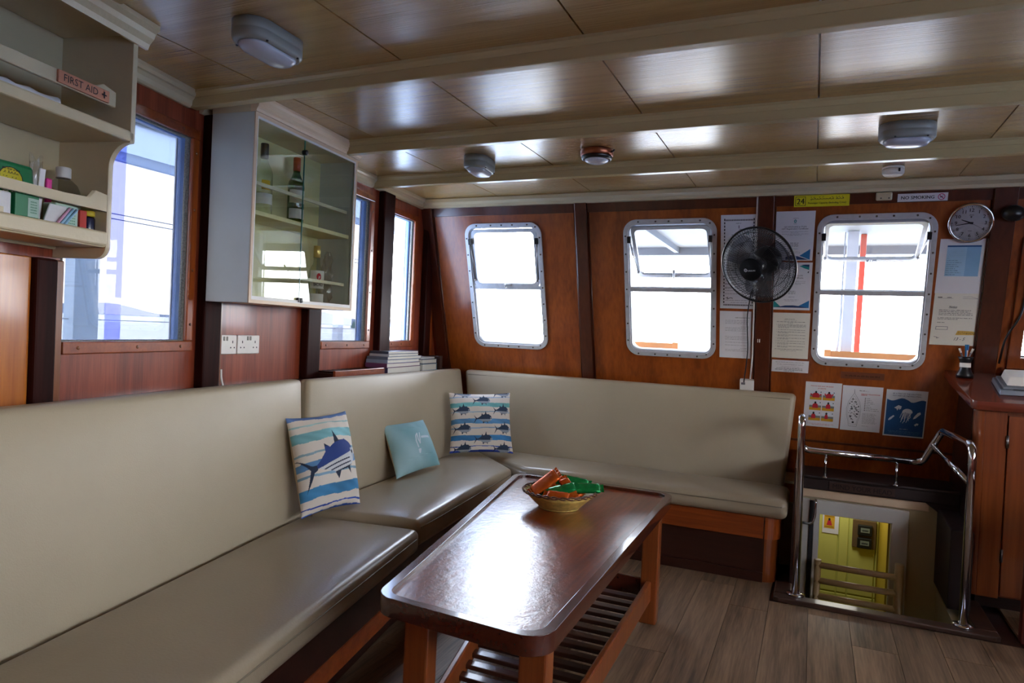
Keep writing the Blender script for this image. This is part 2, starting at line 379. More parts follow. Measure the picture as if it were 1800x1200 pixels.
class Print:
    """flat print in the u,v of a sheet (u right, v up), lifted off it a little"""
    def __init__(s, fr, lift=.0012): s.fr = fr; s.mb = MB(); s.lift = lift
    def poly(s, pts, m, lay=0): s.mb.poly([s.fr(u, v, s.lift+lay*.0005) for u, v in pts], m); return s
    def rect(s, u0, u1, v0, v1, m, lay=0): return s.poly([(u0, v0), (u1, v0), (u1, v1), (u0, v1)], m, lay)
    def ring(s, cu, cv, r0, r1, m, asp=1.0, n=20, lay=0):
        for k in range(n):
            a, b = 2*PI*k/n, 2*PI*(k+1)/n
            s.poly([(cu+r*math.cos(t)*asp, cv+r*math.sin(t)) for r, t in ((r0, a), (r1, a), (r1, b), (r0, b))], m, lay)
        return s
    def disc(s, cu, cv, r, m, asp=1.0, n=20, lay=0):
        return s.poly([(cu+r*math.cos(2*PI*k/n)*asp, cv+r*math.sin(2*PI*k/n)) for k in range(n)], m, lay)
    def line(s, pts, w, m, lay=0, asp=1.0):
        for (a, b) in zip(pts[:-1], pts[1:]):
            dx, dy = b[0]-a[0], b[1]-a[1]; l = math.hypot(dx/asp, dy) or 1; nx, ny = -dy/l*w/2*asp, dx/l/asp*w/2
            s.poly([(a[0]+nx, a[1]+ny), (b[0]+nx, b[1]+ny), (b[0]-nx, b[1]-ny), (a[0]-nx, a[1]-ny)], m, lay)
        return s
    def text(s, txt, cu, cv, width, height, m, bold=False, lay=0, shear=0.0):
        if bold:      # heavier strokes: the same letters set again a hair to the side
            s.text(txt, cu, cv, width, height, m, False, lay, shear); cu += (width/max(1, len(txt)) if width else height*.6)*.075
        me, x0, x1, y0, y1 = text_mesh(txt, 1.0, bold, shear); i = s.mb.mi(m)
        sy = height/max(1e-6, y1-y0); sx = width/max(1e-6, x1-x0) if width else sy
        vs = [s.mb.bm.verts.new(Vector(s.fr(cu+(v.co.x-(x0+x1)/2)*sx, cv+(v.co.y-(y0+y1)/2)*sy, s.lift+lay*.0005))) for v in me.vertices]
        for p in me.polygons:
            try:
                f = s.mb.bm.faces.new([vs[k] for k in p.vertices]); f.material_index = i
            except ValueError: pass
        return s
    def words(s, u0, u1, v, h, m, seed=0, ragged=0.0):
        """one line of small print"""
        rg = random.Random(seed); u = u0; e = u1-ragged*rg.random()*(u1-u0)
        while u < e-.01:
            w = (.03+.07*rg.random()); x = min(e, u+w); n = max(2, int((x-u)/.013)); 
            for k in range(n):
                a = u+(x-u)*k/n; hh = h*(.55+.45*rg.random()); s.rect(a, a+(x-u)/n*.72, v, v+hh, m)
            u = x+.014
        return s
    def script(s, u0, u1, v, h, m, seed=0, asp=1.0):
        """a line of small hooked letters with marks above, for the island script"""
        rg = random.Random(seed); u = u0
        while u < u1-.01:
            w = h*(.5+.5*rg.random())*asp
            p = [(u+w, v+h*.15), (u+w*.8, v+h*(.45+.3*rg.random())), (u+w*.4, v+h*.2), (u, v+h*(.1+.3*rg.random()))]
            s.line(p, h*.16, m, asp=asp)
            if rg.random() < .75: s.line([(u+w*.2, v+h*.85), (u+w*.7, v+h)], h*.14, m, asp=asp)
            if rg.random() < .3: s.line([(u+w*.3, v-h*.12), (u+w*.8, v-h*.02)], h*.12, m, asp=asp)
            u += w*1.15
            if rg.random() < .16: u += h*.5*asp
        return s
    def build(s, parent, name='print'):
        o = s.mb.build(name, 'ink', parent)
        if name == 'print': o['kind'] = 'stuff'      # small print, past picking apart
        return o
def arc(c, u, w, r, a0, a1, n=8):
    c, u, w = np.array(c, float), np.array(u, float), np.array(w, float)
    return [c+u*r*math.cos(a0+(a1-a0)*k/n)+w*r*math.sin(a0+(a1-a0)*k/n) for k in range(n+1)]
def bend(pts, r, n=6):
    """polyline with rounded corners"""
    P = [Vector(p) for p in pts]; out = [P[0]]
    rs = r if isinstance(r, (list, tuple)) else [r]*len(P)
    for i in range(1, len(P)-1):
        a = (P[i-1]-P[i]); b = (P[i+1]-P[i]); la, lb = a.length, b.length; a.normalize(); b.normalize()
        d = min(rs[i], la*.49, lb*.49); s, e = P[i]+a*d, P[i]+b*d
        for k in range(n+1):
            t = k/n; out.append(s*(1-t)**2+P[i]*2*t*(1-t)+e*t*t)
    out.append(P[-1]); return out
def copy_tree(o, parent=None, inv=None):
    c = o.copy(); COL.objects.link(c)
    if parent is not None: c.parent = parent; c.matrix_parent_inverse = o.matrix_parent_inverse.copy()
    for ch in list(o.children): copy_tree(ch, c)
    return c

# ================================================================== the setting
# ---- floor of planks
floor = struct('floor')
mb = MB()
mb.box(-2.75, -.04, -1.3, 4.72, -.12, -.016); mb.box(-.04, .71, -1.3, 3.60, -.12, -.016); mb.box(.71, 2.5, -1.3, 4.72, -.12, -.016)
mb.build('subfloor', 'base_dark', floor)
PW_, PL_ = .172, 1.8
_pm = {}
for i in range(25):
    x = -1.86+i*PW_
    ymax = 3.555 if x+PW_ > -.115 and x < .78 else 4.3
    y = .4-PL_*((i*.37+.11*(i % 3)) % 1)
    while y < ymax-.02:
        y1 = min(y+PL_, ymax); k = round(y1-y, 3)
        if k not in _pm:
            me = MB().box(.001, PW_-.001, .001, k-.001, -.016, 0)
            bmesh.ops.recalc_face_normals(me.bm, faces=me.bm.faces); d = bpy.data.meshes.new('plank'); me.bm.to_mesh(d); d.materials.append(M['floor']); _pm[k] = d
        o = link('plank', _pm[k], floor); o.location = (x, y, 0)
        y = y1

# ---- ceiling: satin panels in bays between cream beams
ceiling = struct('ceiling', (0, 0, CEIL))
MB().box(-2.9, 2.7, -1.3, 4.3, CEIL+.012, CEIL+.05).build('joint_strip', 'seam', ceiling)
YB = [-1.3, -.22, .49, 1.21, 1.94, 2.69, 3.385, 4.16]
XB = [-2.7, -1.925, -1.29, -.66, -.026, .62, 1.25, 1.88, 2.55]
for j in range(len(YB)-1):
    for i in range(len(XB)-1):
        MB().box(XB[i]+.003, XB[i+1]-.003, YB[j], YB[j+1], CEIL, CEIL+.012).build('ceiling_panel', 'ceil', ceiling)
def beam(n, y, x0, x1, w=.04, h=.062):
    r = struct('trim_%d' % n, (0, y, CEIL))
    MB().box(x0, x1, y-w/2, y+w/2, CEIL-h, CEIL).build('beam', 'beam', r, bevel=.004)
    m = MB()
    for s in (-1, 1):
        y0 = y+s*w/2
        m.prism([(x0, y0, CEIL), (x0, y0, CEIL-.026), (x0, y0+s*.005, CEIL-.026), (x0, y0+s*.008, CEIL-.018), (x0, y0+s*.013, CEIL-.012), (x0, y0+s*.016, CEIL-.010), (x0, y0+s*.016, CEIL)], (x1-x0, 0, 0))
    m.build('moulding', 'beam', r)
for n, y in enumerate((.49, 1.21, 1.945, 2.695, 3.385)):
    beam(n+1, y, -1.72 if .4 < y < 1.3 else L1(y, 0)[0]+.01 if y < 1.97 else L2(y, 0)[0]+.01, 2.4)
# cream coving along the side wall between beams and along the front wall
def cove(name, pts, ndir):
    """pts: run on the wall at ceiling height; ndir: into the room"""
    r = struct(name, pts[0]); a, b = np.array(pts[0], float), np.array(pts[1], float); nd = np.array([ndir[0], ndir[1], 0.])
    prof = [(0, 0), (0, -.062), (.012, -.062), (.022, -.054), (.025, -.038), (.036, -.027), (.044, -.024), (.050, -.014), (.050, 0)]
    MB().prism([a+nd*u+np.array([0, 0, v]) for u, v in prof], b-a).build('coving', 'cream', r)
ys = [.51, 1.19, 1.925, 2.675, 3.365, 4.06]
cove('trim_7', (L1(1.40, CEIL), L1(1.925, CEIL)), N1)
cove('trim_8', (L2(1.99, CEIL), L2(2.675, CEIL)), N2); cove('trim_9', (L2(2.715, CEIL), L2(3.365, CEIL)), N2); cove('trim_10', (L2(3.405, CEIL), L2(4.06, CEIL)), N2)
r = struct('trim_11', WF(0, 1.17))
prof = [(0, .0), (0, .046), (.05, .046), (.062, .038), (.062, .022), (.034, .012), (.03, 0)]
_x0, _x1 = -2.52, 2.4
MB().prism([np.array([_x0, 4.076-.9*u*1.1, 2.072+v*1.35]) for u, v in prof], (_x1-_x0, 0, 0)).build('coving', 'cream', r)

# ---- raked front wall with its windows
WIN = [(-2.212, -1.652), (-1.108, -.55), (-.014, .56)]; W0, W1 = .178, 1.046
wall_front = struct('wall_front', WF(0, 0))
outer = [(-2.63, -1.03), (-.03, -1.03), (-.03, -.492), (.655, -.492), (.655, -1.03), (2.6, -1.03), (2.6, 1.235), (-2.535, 1.235)]
holes = [rrect(a+.022, b-.022, W0+.022, W1-.022, .055) for a, b in WIN]+[[(.975, .27), (1.55, .27), (1.55, .86), (.975, .86)]]
holed_obj('panelling', outer, holes, .07, lambda u, v, d: WF(u, v, -d), 'front_wood', wall_front)
holed_obj('bounce_cladding', [(-2.63, -.3), (2.6, -.3), (2.6, 1.235), (-2.535, 1.235)], holes, .012, lambda u, v, d: WF(u, v, -.0705-d), 'deckwhite', wall_front)  # unseen white skin, added to bounce daylight onto canopy and posts
def wplate(name, x0, x1, w0, w1, d0, d1, mat, parent, bevel=.003):
    return MB().hexa([WF(x0, w0, d0), WF(x1, w0, d0), WF(x1, w0, d1), WF(x0, w0, d1)], [WF(x0, w1, d0), WF(x1, w1, d0), WF(x1, w1, d1), WF(x0, w1, d1)]).build(name, mat, parent, bevel)
for x0, x1 in ((-2.445, -1.418), (-1.334, -.326), (-.236, .783), (.888, 2.4)):
    wplate('header_board', x0, x1, 1.098, 1.165, 0, .008, 'front_dark', wall_front)
for x0, x1 in ((-1.415, -1.336), (-.323, -.238), (.786, .886), (-2.53, -2.447)):
    wplate('batten', x0, x1, -1.0, 1.17, 0, .022, 'front_dark', wall_front, .004)
wplate('lower_rail', -.236, .783, -.315, -.30, 0, .006, 'front_dark', wall_front)
m = MB()
for x in (-2.44, -1.422, -1.329, -.33, -.231, .779):
    m.box(0, 0.0001, 0, 0.0001, 0, 0.0001) if False else m.tube([WF(x, -.4, .003), WF(x, 1.165, .003)], .004, 6)
m.build('bead', 'front_dark', wall_front)

# aluminium windows with top-hung sashes
def alu_window(n, x0, x1, ang, lift):
    r = struct('window_%d' % n, WF((x0+x1)/2, (W0+W1)/2))
    fw = lambda u, v, d: WF(u, v, d)
    holed_obj('window_frame', rrect(x0, x1, W0, W1, .082, 8), [rrect(x0+.028, x1-.028, W0+.028, W1-.028, .056, 8)], .012, lambda u, v, d: WF(u, v, d), 'alu', r, .003)
    holed_obj('window_frame', rrect(x0+.0225, x1-.0225, W0+.0225, W1-.0225, .056, 8), [rrect(x0+.034, x1-.034, W0+.034, W1-.034, .05, 8)], .06, lambda u, v, d: WF(u, v, .004-d), 'alu', r)
    tw = .607
    wplate('transom', x0+.03, x1-.03, tw-.013, tw+.013, -.045, -.002, 'alu', r)
    holed_obj('pane', rrect(x0+.032, x1-.032, W0+.032, tw, .045, 6), [], .005, lambda u, v, d: WF(u, v, -.03-d), 'win_clear', r)
    m = MB()
    def scr(u, v): m.lathe([(.0055, 0), (.0055, .003), (.002, .0045)], WF(u, v, .012), -WN, 8)
    for k in range(6):
        f = (.17, .36, .5, .64, .83, .93)[k]
        scr(x0+(x1-x0)*f, W1-.014 if f < .9 else W1-.03); scr(x0+(x1-x0)*(f-.03), W0+.014 if f < .9 else W0+.03)
    for k in range(7):
        v = W0+.1+(W1-W0-.2)*k/6; scr(x0+.013, v); scr(x1-.013, v)
    m.build('screw', 'screw', r)
    # sash, hung at the top and swung outwards by ang
    wh = W1-.042; ca, sa = math.cos(ang), math.sin(ang)
    dn = -WU*ca+WN*sa; nn = -(WN*ca+WU*sa); base = WF(0, wh, -.012)
    fr = lambda u, v, d: base+EX*u+dn*(-v)+nn*d
    Ls = wh-tw-.008; a, b = x0+.04, x1-.04
    sash = holed_obj('sash', rrect(a, b, -Ls, 0, .03, 6), [rrect(a+.022, b-.022, -Ls+.022, -.022, .03, 6)], .022, lambda u, v, d: fr(u, v, d-.011), 'alu', r, .003)
    holed_obj('pane', rrect(a+.02, b-.02, -Ls+.02, -.02, .03, 6), [], .004, lambda u, v, d: fr(u, v, d-.002), 'win_clear', sash)
    m = MB(); cx = (a+b)/2
    m.tube([fr(cx-.01, -Ls+.012, .012), fr(cx-.004, -Ls+.012, .03), fr(cx+.004, -Ls+.075 if ang > .1 else -Ls-.004, .034)], .008, 8)
    m.tube([fr(cx-.02, -Ls+.011, .013), fr(cx+.035, -Ls+.013, .013)], .007, 8)
    m.build('catch', 'alu', sash)
    for s, u in ((1, a), (-1, b)):
        uu = u-s*.004
        e = fr(uu+s*.012, -Ls+.045, .014); t = WF(uu-s*.0, wh-.075, .004)
        m = MB(); m.tube([t, (t+e)/2+nn*.004, e], .0042, 8); m.lathe([(.009, 0), (.009, .008), (.005, .011)], e, nn, 10); m.build('stay', 'steel', r)
        wplate('bracket', uu-.011, uu+.011, wh-.10, wh-.06, 0, .02, 'black', r, .002)
for k, (ang, (a, b)) in enumerate(zip((0.0, math.radians(26), math.radians(47)), WIN)): alu_window(k+4, a, b, ang, 0)

# small timber window at the starboard end of the front wall
r = struct('window_7', WF(1.26, .56))
holed_obj('window_frame', [(.93, .22), (1.6, .22), (1.6, .91), (.93, .91)], [[(.985, .28), (1.54, .28), (1.54, .85), (.985, .85)]], .02, lambda u, v, d: WF(u, v, d), 'counter', r, .004)
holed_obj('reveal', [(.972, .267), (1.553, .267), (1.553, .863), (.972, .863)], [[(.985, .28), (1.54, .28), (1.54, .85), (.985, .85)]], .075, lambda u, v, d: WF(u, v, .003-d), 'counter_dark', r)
holed_obj('pane', [(.975, .27), (1.55, .27), (1.55, .86), (.975, .86)], [], .005, lambda u, v, d: WF(u, v, -.055-d), 'win_clear', r)
wplate('window_sill', .91, 1.7, .17, .22, 0, .05, 'counter_top', r)

# ---- left wall, two runs
wall_left = struct('wall_left', L1(1.0, 1.0))
S1 = (1.382, 1.942, 1.158, 1.955); S2 = (2.888, 3.353, 1.156, 1.985); S3 = (3.645, 3.945, 1.161, 1.965)
rc = lambda s: [(s[0], s[2]), (s[1], s[2]), (s[1], s[3]), (s[0], s[3])]
holed_obj('panelling', [(-1.3, -.02), (KINK[1], -.02), (KINK[1], 2.2), (-1.3, 2.2)], [rc(S1), [(-.4, 1.158), (.75, 1.158), (.75, 1.955), (-.4, 1.955)]], .05, lambda u, v, d: L1(u, v, -d), 'side_wood', wall_left)
holed_obj('panelling', [(KINK[1], -.02), (4.8, -.02), (4.8, 2.2), (KINK[1], 2.2)], [rc(S2), rc(S3)], .05, lambda u, v, d: L2(u, v, -d), 'side_wood', wall_left)
holed_obj('bounce_cladding', [(-1.3, -.02), (KINK[1], -.02), (KINK[1], 2.2), (-1.3, 2.2)], [rc(S1), [(-.4, 1.158), (.75, 1.158), (.75, 1.955), (-.4, 1.955)]], .01, lambda u, v, d: L1(u, v, -.051-d), 'deckwhite', wall_left)  # white outside skin, unseen, added for its bounce onto the side deck
holed_obj('bounce_cladding', [(KINK[1], -.02), (4.8, -.02), (4.8, 2.2), (KINK[1], 2.2)], [rc(S2), rc(S3)], .01, lambda u, v, d: L2(u, v, -.051-d), 'deckwhite', wall_left)
def lboard(L, y0, y1, z0, z1, d0, d1, mat, parent, name='board', bevel=.004):
    return MB().hexa([L(y0, z0, d0), L(y0, z0, d1), L(y1, z0, d1), L(y1, z0, d0)], [L(y0, z1, d0), L(y0, z1, d1), L(y1, z1, d1), L(y1, z1, d0)]).build(name, mat, parent, bevel)
def post(n, L, y0, y1, d=.05, mat='post', top=CEIL-.06):
    r = struct('trim_%d' % n, L((y0+y1)/2, 0)); lboard(L, y0, y1, 0, top, .0005, d, mat, r, 'post', .008)
post(12, L1, 1.262, 1.335, .04, top=1.408); post(13, L2, 2.012, 2.112, .045); post(14, L2, 2.722, 2.84, .045); post(15, L2, 3.462, 3.60, .045); post(16, L2, 4.10, 4.20, .045)
lboard(L1, .8, 1.26, .9, 1.408, .0005, .022, 'stile', wall_left, 'door_stile')
lboard(L1, 1.336, 1.38, .9, 1.408, .0005, .014, 'brown', wall_left)
lboard(L2, 2.113, 2.15, .9, 2.05, .0005, .016, 'brown', wall_left); lboard(L2, 2.841, 2.885, .9, 2.05, .0005, .016, 'brown', wall_left); lboard(L2, 3.602, 3.64, .9, 2.05, .0005, .016, 'brown', wall_left)
lboard(L2, 4.205, 4.30, .9, 2.08, .0005, .012, 'orange', wall_left)
def timber_window(n, L, s, lo, hi, tint):
    y0, y1, z0, z1 = s; r = struct('window_%d' % n, L((y0+y1)/2, (z0+z1)/2))
    lboard(L, y0-lo, y1+hi, z0-.043, z0-.002, .0005, .017, 'orange_x', r, 'window_frame'); lboard(L, y0-lo, y1+hi, z1+.002, z1+.04, .0005, .017, 'orange_x', r, 'window_frame')
    lboard(L, y1+.002, y1+.042, z0-.002, z1+.002, .0005, .017, 'orange', r, 'window_frame')
    holed_obj('reveal', rc((y0-.004, y1+.004, z0-.004, z1+.004)), [rc((y0+.002, y1-.002, z0+.002, z1-.002))], .05, lambda u, v, d: L(u, v, .002-d*.4), 'seal', r)
    holed_obj('reveal', rc((y0-.004, y1+.004, z0-.004, z1+.004)), [rc((y0+.002, y1-.002, z0+.002, z1-.002))], .032, lambda u, v, d: L(u, v, -.018-d), 'reveal_blue_light', r)
    holed_obj('pane', rc((y0, y1, z0, z1)), [], .006, lambda u, v, d: L(u, v, -.036-d), tint, r)
    if n == 1: holed_obj('pane_overlap', rc((1.595, 1.665, z0, z1)), [], .001, lambda u, v, d: L(u, v, -.034-d), 'film', r)  # overlap of the two sliding panes, drawn as a tinted strip
    m = MB()
    for y, z in [(y1+.022, z0+(z1-z0)*f) for f in (.08, .35, .65, .93)]+[(y0+(y1-y0)*f, z0-.022) for f in (.1, .55, .95)]+[(y0+(y1-y0)*f, z1+.022) for f in (.3, .9)]:
        m.lathe([(.006, 0), (.006, .002), (.002, .003)], L(y, z, .017), tuple((N1 if L is L1 else N2))+(0,), 8)
    m.build('screw', 'brown', r)
timber_window(1, L1, S1, .0, .042, 'win_tint'); timber_window(2, L2, S2, 0, .042, 'win_tint'); timber_window(3, L2, S3, 0, .042, 'win_clear')
r = struct('window_8', L1(.2, 1.5)); holed_obj('pane', [(-.4, 1.158), (.75, 1.158), (.75, 1.955), (-.4, 1.955)], [], .006, lambda u, v, d: L1(u, v, -.06-d), 'win_tint', r)
# side shelf behind the backrest
r = struct('trim_17', L1(1, .9)); _lt = .965
MB().hexa([L1(-.9, .93, .0), L1(-.9, .93, .13), L1(1.97, .93, .13), L1(1.97, .93, 0)], [L1(-.9, .965, .0), L1(-.9, .965, .13), L1(1.97, .965, .13), L1(1.97, .965, 0)]).build('ledge', 'base_dark', r, .004)
MB().hexa([L2(1.97, .93, .0), L2(1.97, .93, .15), L2(4.41, .93, .15), L2(4.41, .93, 0)], [L2(1.97, .965, .0), L2(1.97, .965, .15), L2(4.40, .965, .15), L2(4.40, .965, 0)]).build('ledge', 'base_dark', r, .004)

# ---- starboard and after walls, out of view; starboard openings sized for the light, after wall shut
wall_right = struct('wall_right', (2.38, 1, 1))
holed_obj('panelling', [(-1.3, -.02), (4.8, -.02), (4.8, 2.2), (-1.3, 2.2)], [[(a, 1.2), (b, 1.2), (b, 1.9), (a, 1.9)] for a, b in ((-.4, .35), (.8, 1.5), (1.9, 2.6))], .09, lambda u, v, d: np.array([2.38+d, u, v]), 'side_wood', wall_right)
wall_back = struct('wall_back', (0, -1.3, 1))
holed_obj('panelling', [(-2.4, -.02), (2.5, -.02), (2.5, 2.2), (-2.4, 2.2)], [], .09, lambda u, v, d: np.array([u, -1.3-d, v]), 'side_wood', wall_back)

# ================================================================== outside
sea = struct('sea', (0, 0, -2.2)); 
bm = MB(); bm.poly([(-3500, -3500, -2.2), (3500, -3500, -2.2), (3500, 3500, -2.2), (-3500, 3500, -2.2)]).build('water', 'sea', sea)
hl = struct('hill', (-1500, 1500, -2))
def ridge(name, az0, az1, dist, hmax, seed, mat):
    rg = random.Random(seed); m = MB(); n = 60; top = []; hh = 0
    for k in range(n+1):
        a = math.radians(az0+(az1-az0)*k/n); hh = hmax*(.55+.25*math.sin(k*.31+seed)+.2*math.sin(k*.83+seed*2)); hh *= min(1, 6*min(k, n-k)/n+.02)
        top.append((dist*math.sin(-a), dist*math.cos(a), max(.3, hh)))
    for (p, q) in zip(top[:-1], top[1:]):
        m.hexa([(p[0], p[1], -2.3), (q[0], q[1], -2.3), (q[0]*1.2, q[1]*1.2, -2.3), (p[0]*1.2, p[1]*1.2, -2.3)], [(p[0], p[1], p[2]), (q[0], q[1], q[2]), (q[0]*1.2, q[1]*1.2, q[2]*.6), (p[0]*1.2, p[1]*1.2, p[2]*.6)])
    m.build(name, mat, hl)
ridge('ridge', 20, 75, 2600, 48, 1, 'hill')
isl = struct('hill', (-300, 600, -2)); hl = isl; ridge('islet', 34.5, 37.2, 700, 9, 3, 'islet')
# side deck
deck = struct('ground', (-3.2, 2, .05)); 
MB().box(-3.9, -2.75, -3, 7.5, -.1, .05).build('deck', 'teak', deck); MB().box(2.6, 3.6, -3, 7.5, -.1, .05).build('deck', 'teak', deck); MB().box(-2.7, 2.6, -5, -1.4, -.1, 0).build('deck', 'teak', deck)
MB().box(-3.1, 3.1, 4.95, 8.5, .6, .7).build('deck', 'teak', deck)
def pole(name, label, x0, x1, y, z0, z1, mat, w=.05, lean=0):
    t = thing(name, label, 'pole', ((x0+x1)/2, y, z0))
    MB().hexa([(x0-lean, y-w/2, z0), (x1-lean, y-w/2, z0), (x1-lean, y+w/2, z0), (x0-lean, y+w/2, z0)], [(x0, y-w/2, z1), (x1, y-w/2, z1), (x1, y+w/2, z1), (x0, y+w/2, z1)]).build('shaft', mat, t, .004)
    MB().box(min(x0, x0-lean)-.03, max(x1, x1-lean)+.03, y-w/2-.03, y+w/2+.03, z0-.005, z0+.012).build('foot_plate', 'steel', t); return t
pole('deck_post', 'pale blue square post on the side deck outside the first side window', -3.44, -3.36, 2.28, .05, 2.12, 'deckblue', .13)
pole('deck_post', 'slim white post on the side deck outside the second side window', -3.43, -3.37, 4.32, .05, 2.12, 'deckwhite', .06)
r = struct('roof', (-3.1, 2, 2.12))
MB().box(-3.46, -2.78, -2.5, 7.2, 2.12, 2.123).build('canopy', 'awning', r); MB().box(-3.47, -3.43, -2.5, 7.2, 2.07, 2.12).build('canopy_edge', 'awning', r)
r = struct('roof', (0, 5.5, 2.1))
MB().box(-1.95, 2.5, 4.3, 6.5, 2.1, 2.14).build('canopy', 'canopy', r)
m = MB()
for x in (-1.2, -.4, 1.2): m.box(x-.02, x+.02, 4.35, 6.5, 2.05, 2.1)
m.box(-1.95, 2.5, 6.4, 6.5, 2.03, 2.1); m.build('canopy_rib', 'canopy', r)
for z, nm in ((1.777, 'upper'), (1.75, 'upper'), (1.216, 'lower')):
    t = tag(MB().tube([(-3.4, -2, z), (-3.4, 7, z)], .003, 6).build('guard_wire', 'wire'), 'thin grey guard wire strung along the side deck, %s run' % {1.777: 'topmost', 1.75: 'second', 1.216: 'lowest'}[z], 'wire', 'guard wires of the side deck')
# foredeck, seen through the front windows
pole('mast_post', 'broad white post on the foredeck beyond the starboard front window', .19, .265, 5.6, .7, 2.1, 'mast', .07, .02)
pole('pipe_post', 'red painted post on the foredeck beside the white post', .285, .325, 5.75, .7, 2.1, 'redpole', .04, .02)
pole('mast_post', 'pale leaning post on the foredeck beyond the port front window', -2.56, -2.42, 5.6, .7, 2.9, 'mast', .07, .14)
t = tag(MB().tube([(.134, 5.64, .7), (.171, 5.64, 1.5), (.176, 5.64, 2.1)], [.011, .011, .003], 8).build('stay_wire', 'wire'), 'thin grey stay with bottlescrew left of the white foredeck post', 'wire')
def bench(x0, x1, y, label):
    t = thing('deck_bench', label, 'bench', ((x0+x1)/2, y, .7), 'wooden benches on the foredeck')
    for x in (x0, x1-.045):
        MB().box(x, x+.045, y-.02, y+.025, .7, 1.225).build('leg', 'bench_wood', t, .004); MB().box(x, x+.045, y-.42, y-.375, .7, 1.08).build('leg', 'bench_wood', t, .004)
    MB().box(x0+.03, x1-.03, y-.005, y+.02, 1.135, 1.218).build('back_rail', 'bench_wood', t, .006)
    MB().box(x0+.02, x1-.02, y-.43, y-.01, 1.05, 1.08).build('seat', 'bench_wood', t, .004)
    m = MB(); m.box(x0+.03, x1-.03, y-.42, y-.03, 1.08, 1.14, 'plaid_white'); n = int((x1-x0)/.028)
    for k in range(n):
        w = .018 if k % 4 == 1 else .004
        x = x0+.04+k*(x1-x0-.08)/n; m.box(x, x+w, y-.4205, y-.0295, 1.0795, 1.1405, 'plaid_blue')
    m.build('cushion', 'plaid_white', t)
bench(.07, .70, 5.5, 'orange wooden bench with plaid cushion outside the starboard front window')
bench(-1.62, -.985, 5.5, 'orange wooden bench end outside the middle front window')

# ================================================================== seating
def loft(bot, top, nx=10, ny=5, puff=.0, wave=0.0, seed=0, edge=.03):
    """cushion block: bot/top are four corners each (going round); rounded edges, crowned top"""
    rg = random.Random(seed); ph = [rg.random()*6 for _ in range(4)]
    b = [Vector(p) for p in bot]; t = [Vector(p) for p in top]
    def bil(q, u, v): return q[0].lerp(q[1], u).lerp(q[3].lerp(q[2], u), v)
    nz = 3
    m = MB(); G = {}
    up = (sum((x for x in t), Vector())-sum((x for x in b), Vector())).normalized()
    for i in range(nx+1):
        for j in range(ny+1):
            for k in range(nz+1):
                if 0 < i < nx and 0 < j < ny and 0 < k < nz: continue
                u, v, w = i/nx, j/ny, k/nz
                p = bil(b, u, v).lerp(bil(t, u, v), w)
                if k == nz:
                    c = (1-(2*u-1)**6)*(1-(2*v-1)**4)
                    p += up*(puff*c+wave*c*(math.sin(u*17+ph[0]+2*v)*math.sin(v*5+ph[1])+.6*math.sin(u*31+ph[2]-3*v)))
                G[i, j, k] = m.bm.verts.new(p)
    def q(a, b_, c, d): m.bm.faces.new((G[a], G[b_], G[c], G[d])).smooth = True
    for i in range(nx):
        for j in range(ny): q((i, j, 0), (i, j+1, 0), (i+1, j+1, 0), (i+1, j, 0)); q((i, j, nz), (i+1, j, nz), (i+1, j+1, nz), (i, j+1, nz))
    for i in range(nx):
        for k in range(nz): q((i, 0, k), (i+1, 0, k), (i+1, 0, k+1), (i, 0, k+1)); q((i, ny, k), (i, ny, k+1), (i+1, ny, k+1), (i+1, ny, k))
    for j in range(ny):
        for k in range(nz): q((0, j, k), (0, j, k+1), (0, j+1, k+1), (0, j+1, k)); q((nx, j, k), (nx, j+1, k), (nx, j+1, k+1), (nx, j, k+1))
    return m
def V3(p, z): return (p[0], p[1], z)
# left backrests: front foot line A (z .44) and top line B (z about .98); each given as plan points
def backrest(label, f0, f1, t0, t1, zt0, zt1, nrm, th=.10, zb=.36, seed=0):
    n = np.array([nrm[0], nrm[1]])
    f0, f1, t0, t1 = map(np.array, (f0, f1, t0, t1))
    # front face is the 'top' of the loft so that it crowns
    bot = [V3(f0-n*th, zb), V3(f1-n*th, zb), V3(t1-n*th, zt1), V3(t0-n*th, zt0)]
    top = [V3(f0, zb), V3(f1, zb), V3(t1, zt1), V3(t0, zt0)]
    c = (f0+f1)/2
    t = thing('back_cushion', label, 'cushion', (c[0], c[1], zb), 'vinyl back cushions')
    loft(bot, top, 12, 6, .012, .002, seed).build('upholstery', 'vinyl_back', t, .028, 4)
    up = [Vector(top[3])+Vector((n[0], n[1], 0))*.004, Vector(top[2])+Vector((n[0], n[1], 0))*.004]
    pts = [up[0].lerp(up[1], .015+.97*k/14)+Vector((n[0], n[1], 0))*(.0)-Vector((0, 0, .03)) for k in range(15)]
    MB().tube(pts, .0025, 6).build('piping', 'piping', t)
    return t
FB = lambda y: (-1.70-.2*(y-.98), y)              # foot of the first backrest
FB2 = lambda y: (-1.965-.092*(y-2.33), y)
backrest('long cream vinyl back cushion under the first side window', FB(.0), FB(2.325), (FB(.0)[0]-.16, .0), (FB(2.325)[0]-.16, 2.472), 1.003, .99, N1, th=.07, seed=1)
backrest('cream vinyl back cushion behind the blue pillow, running to the corner', FB2(2.335), FB2(4.20), (FB2(2.335)[0]-.15, 2.496), (-2.275, 4.28), .988, .974, N2, th=.055, seed=2)
backrest('grey cream vinyl back cushion under the front windows', (-2.14, 4.215), (-.125, 4.215), (-2.262, 4.30), (-.08, 4.30), .968, .962, (0, -1), th=.082, seed=3)
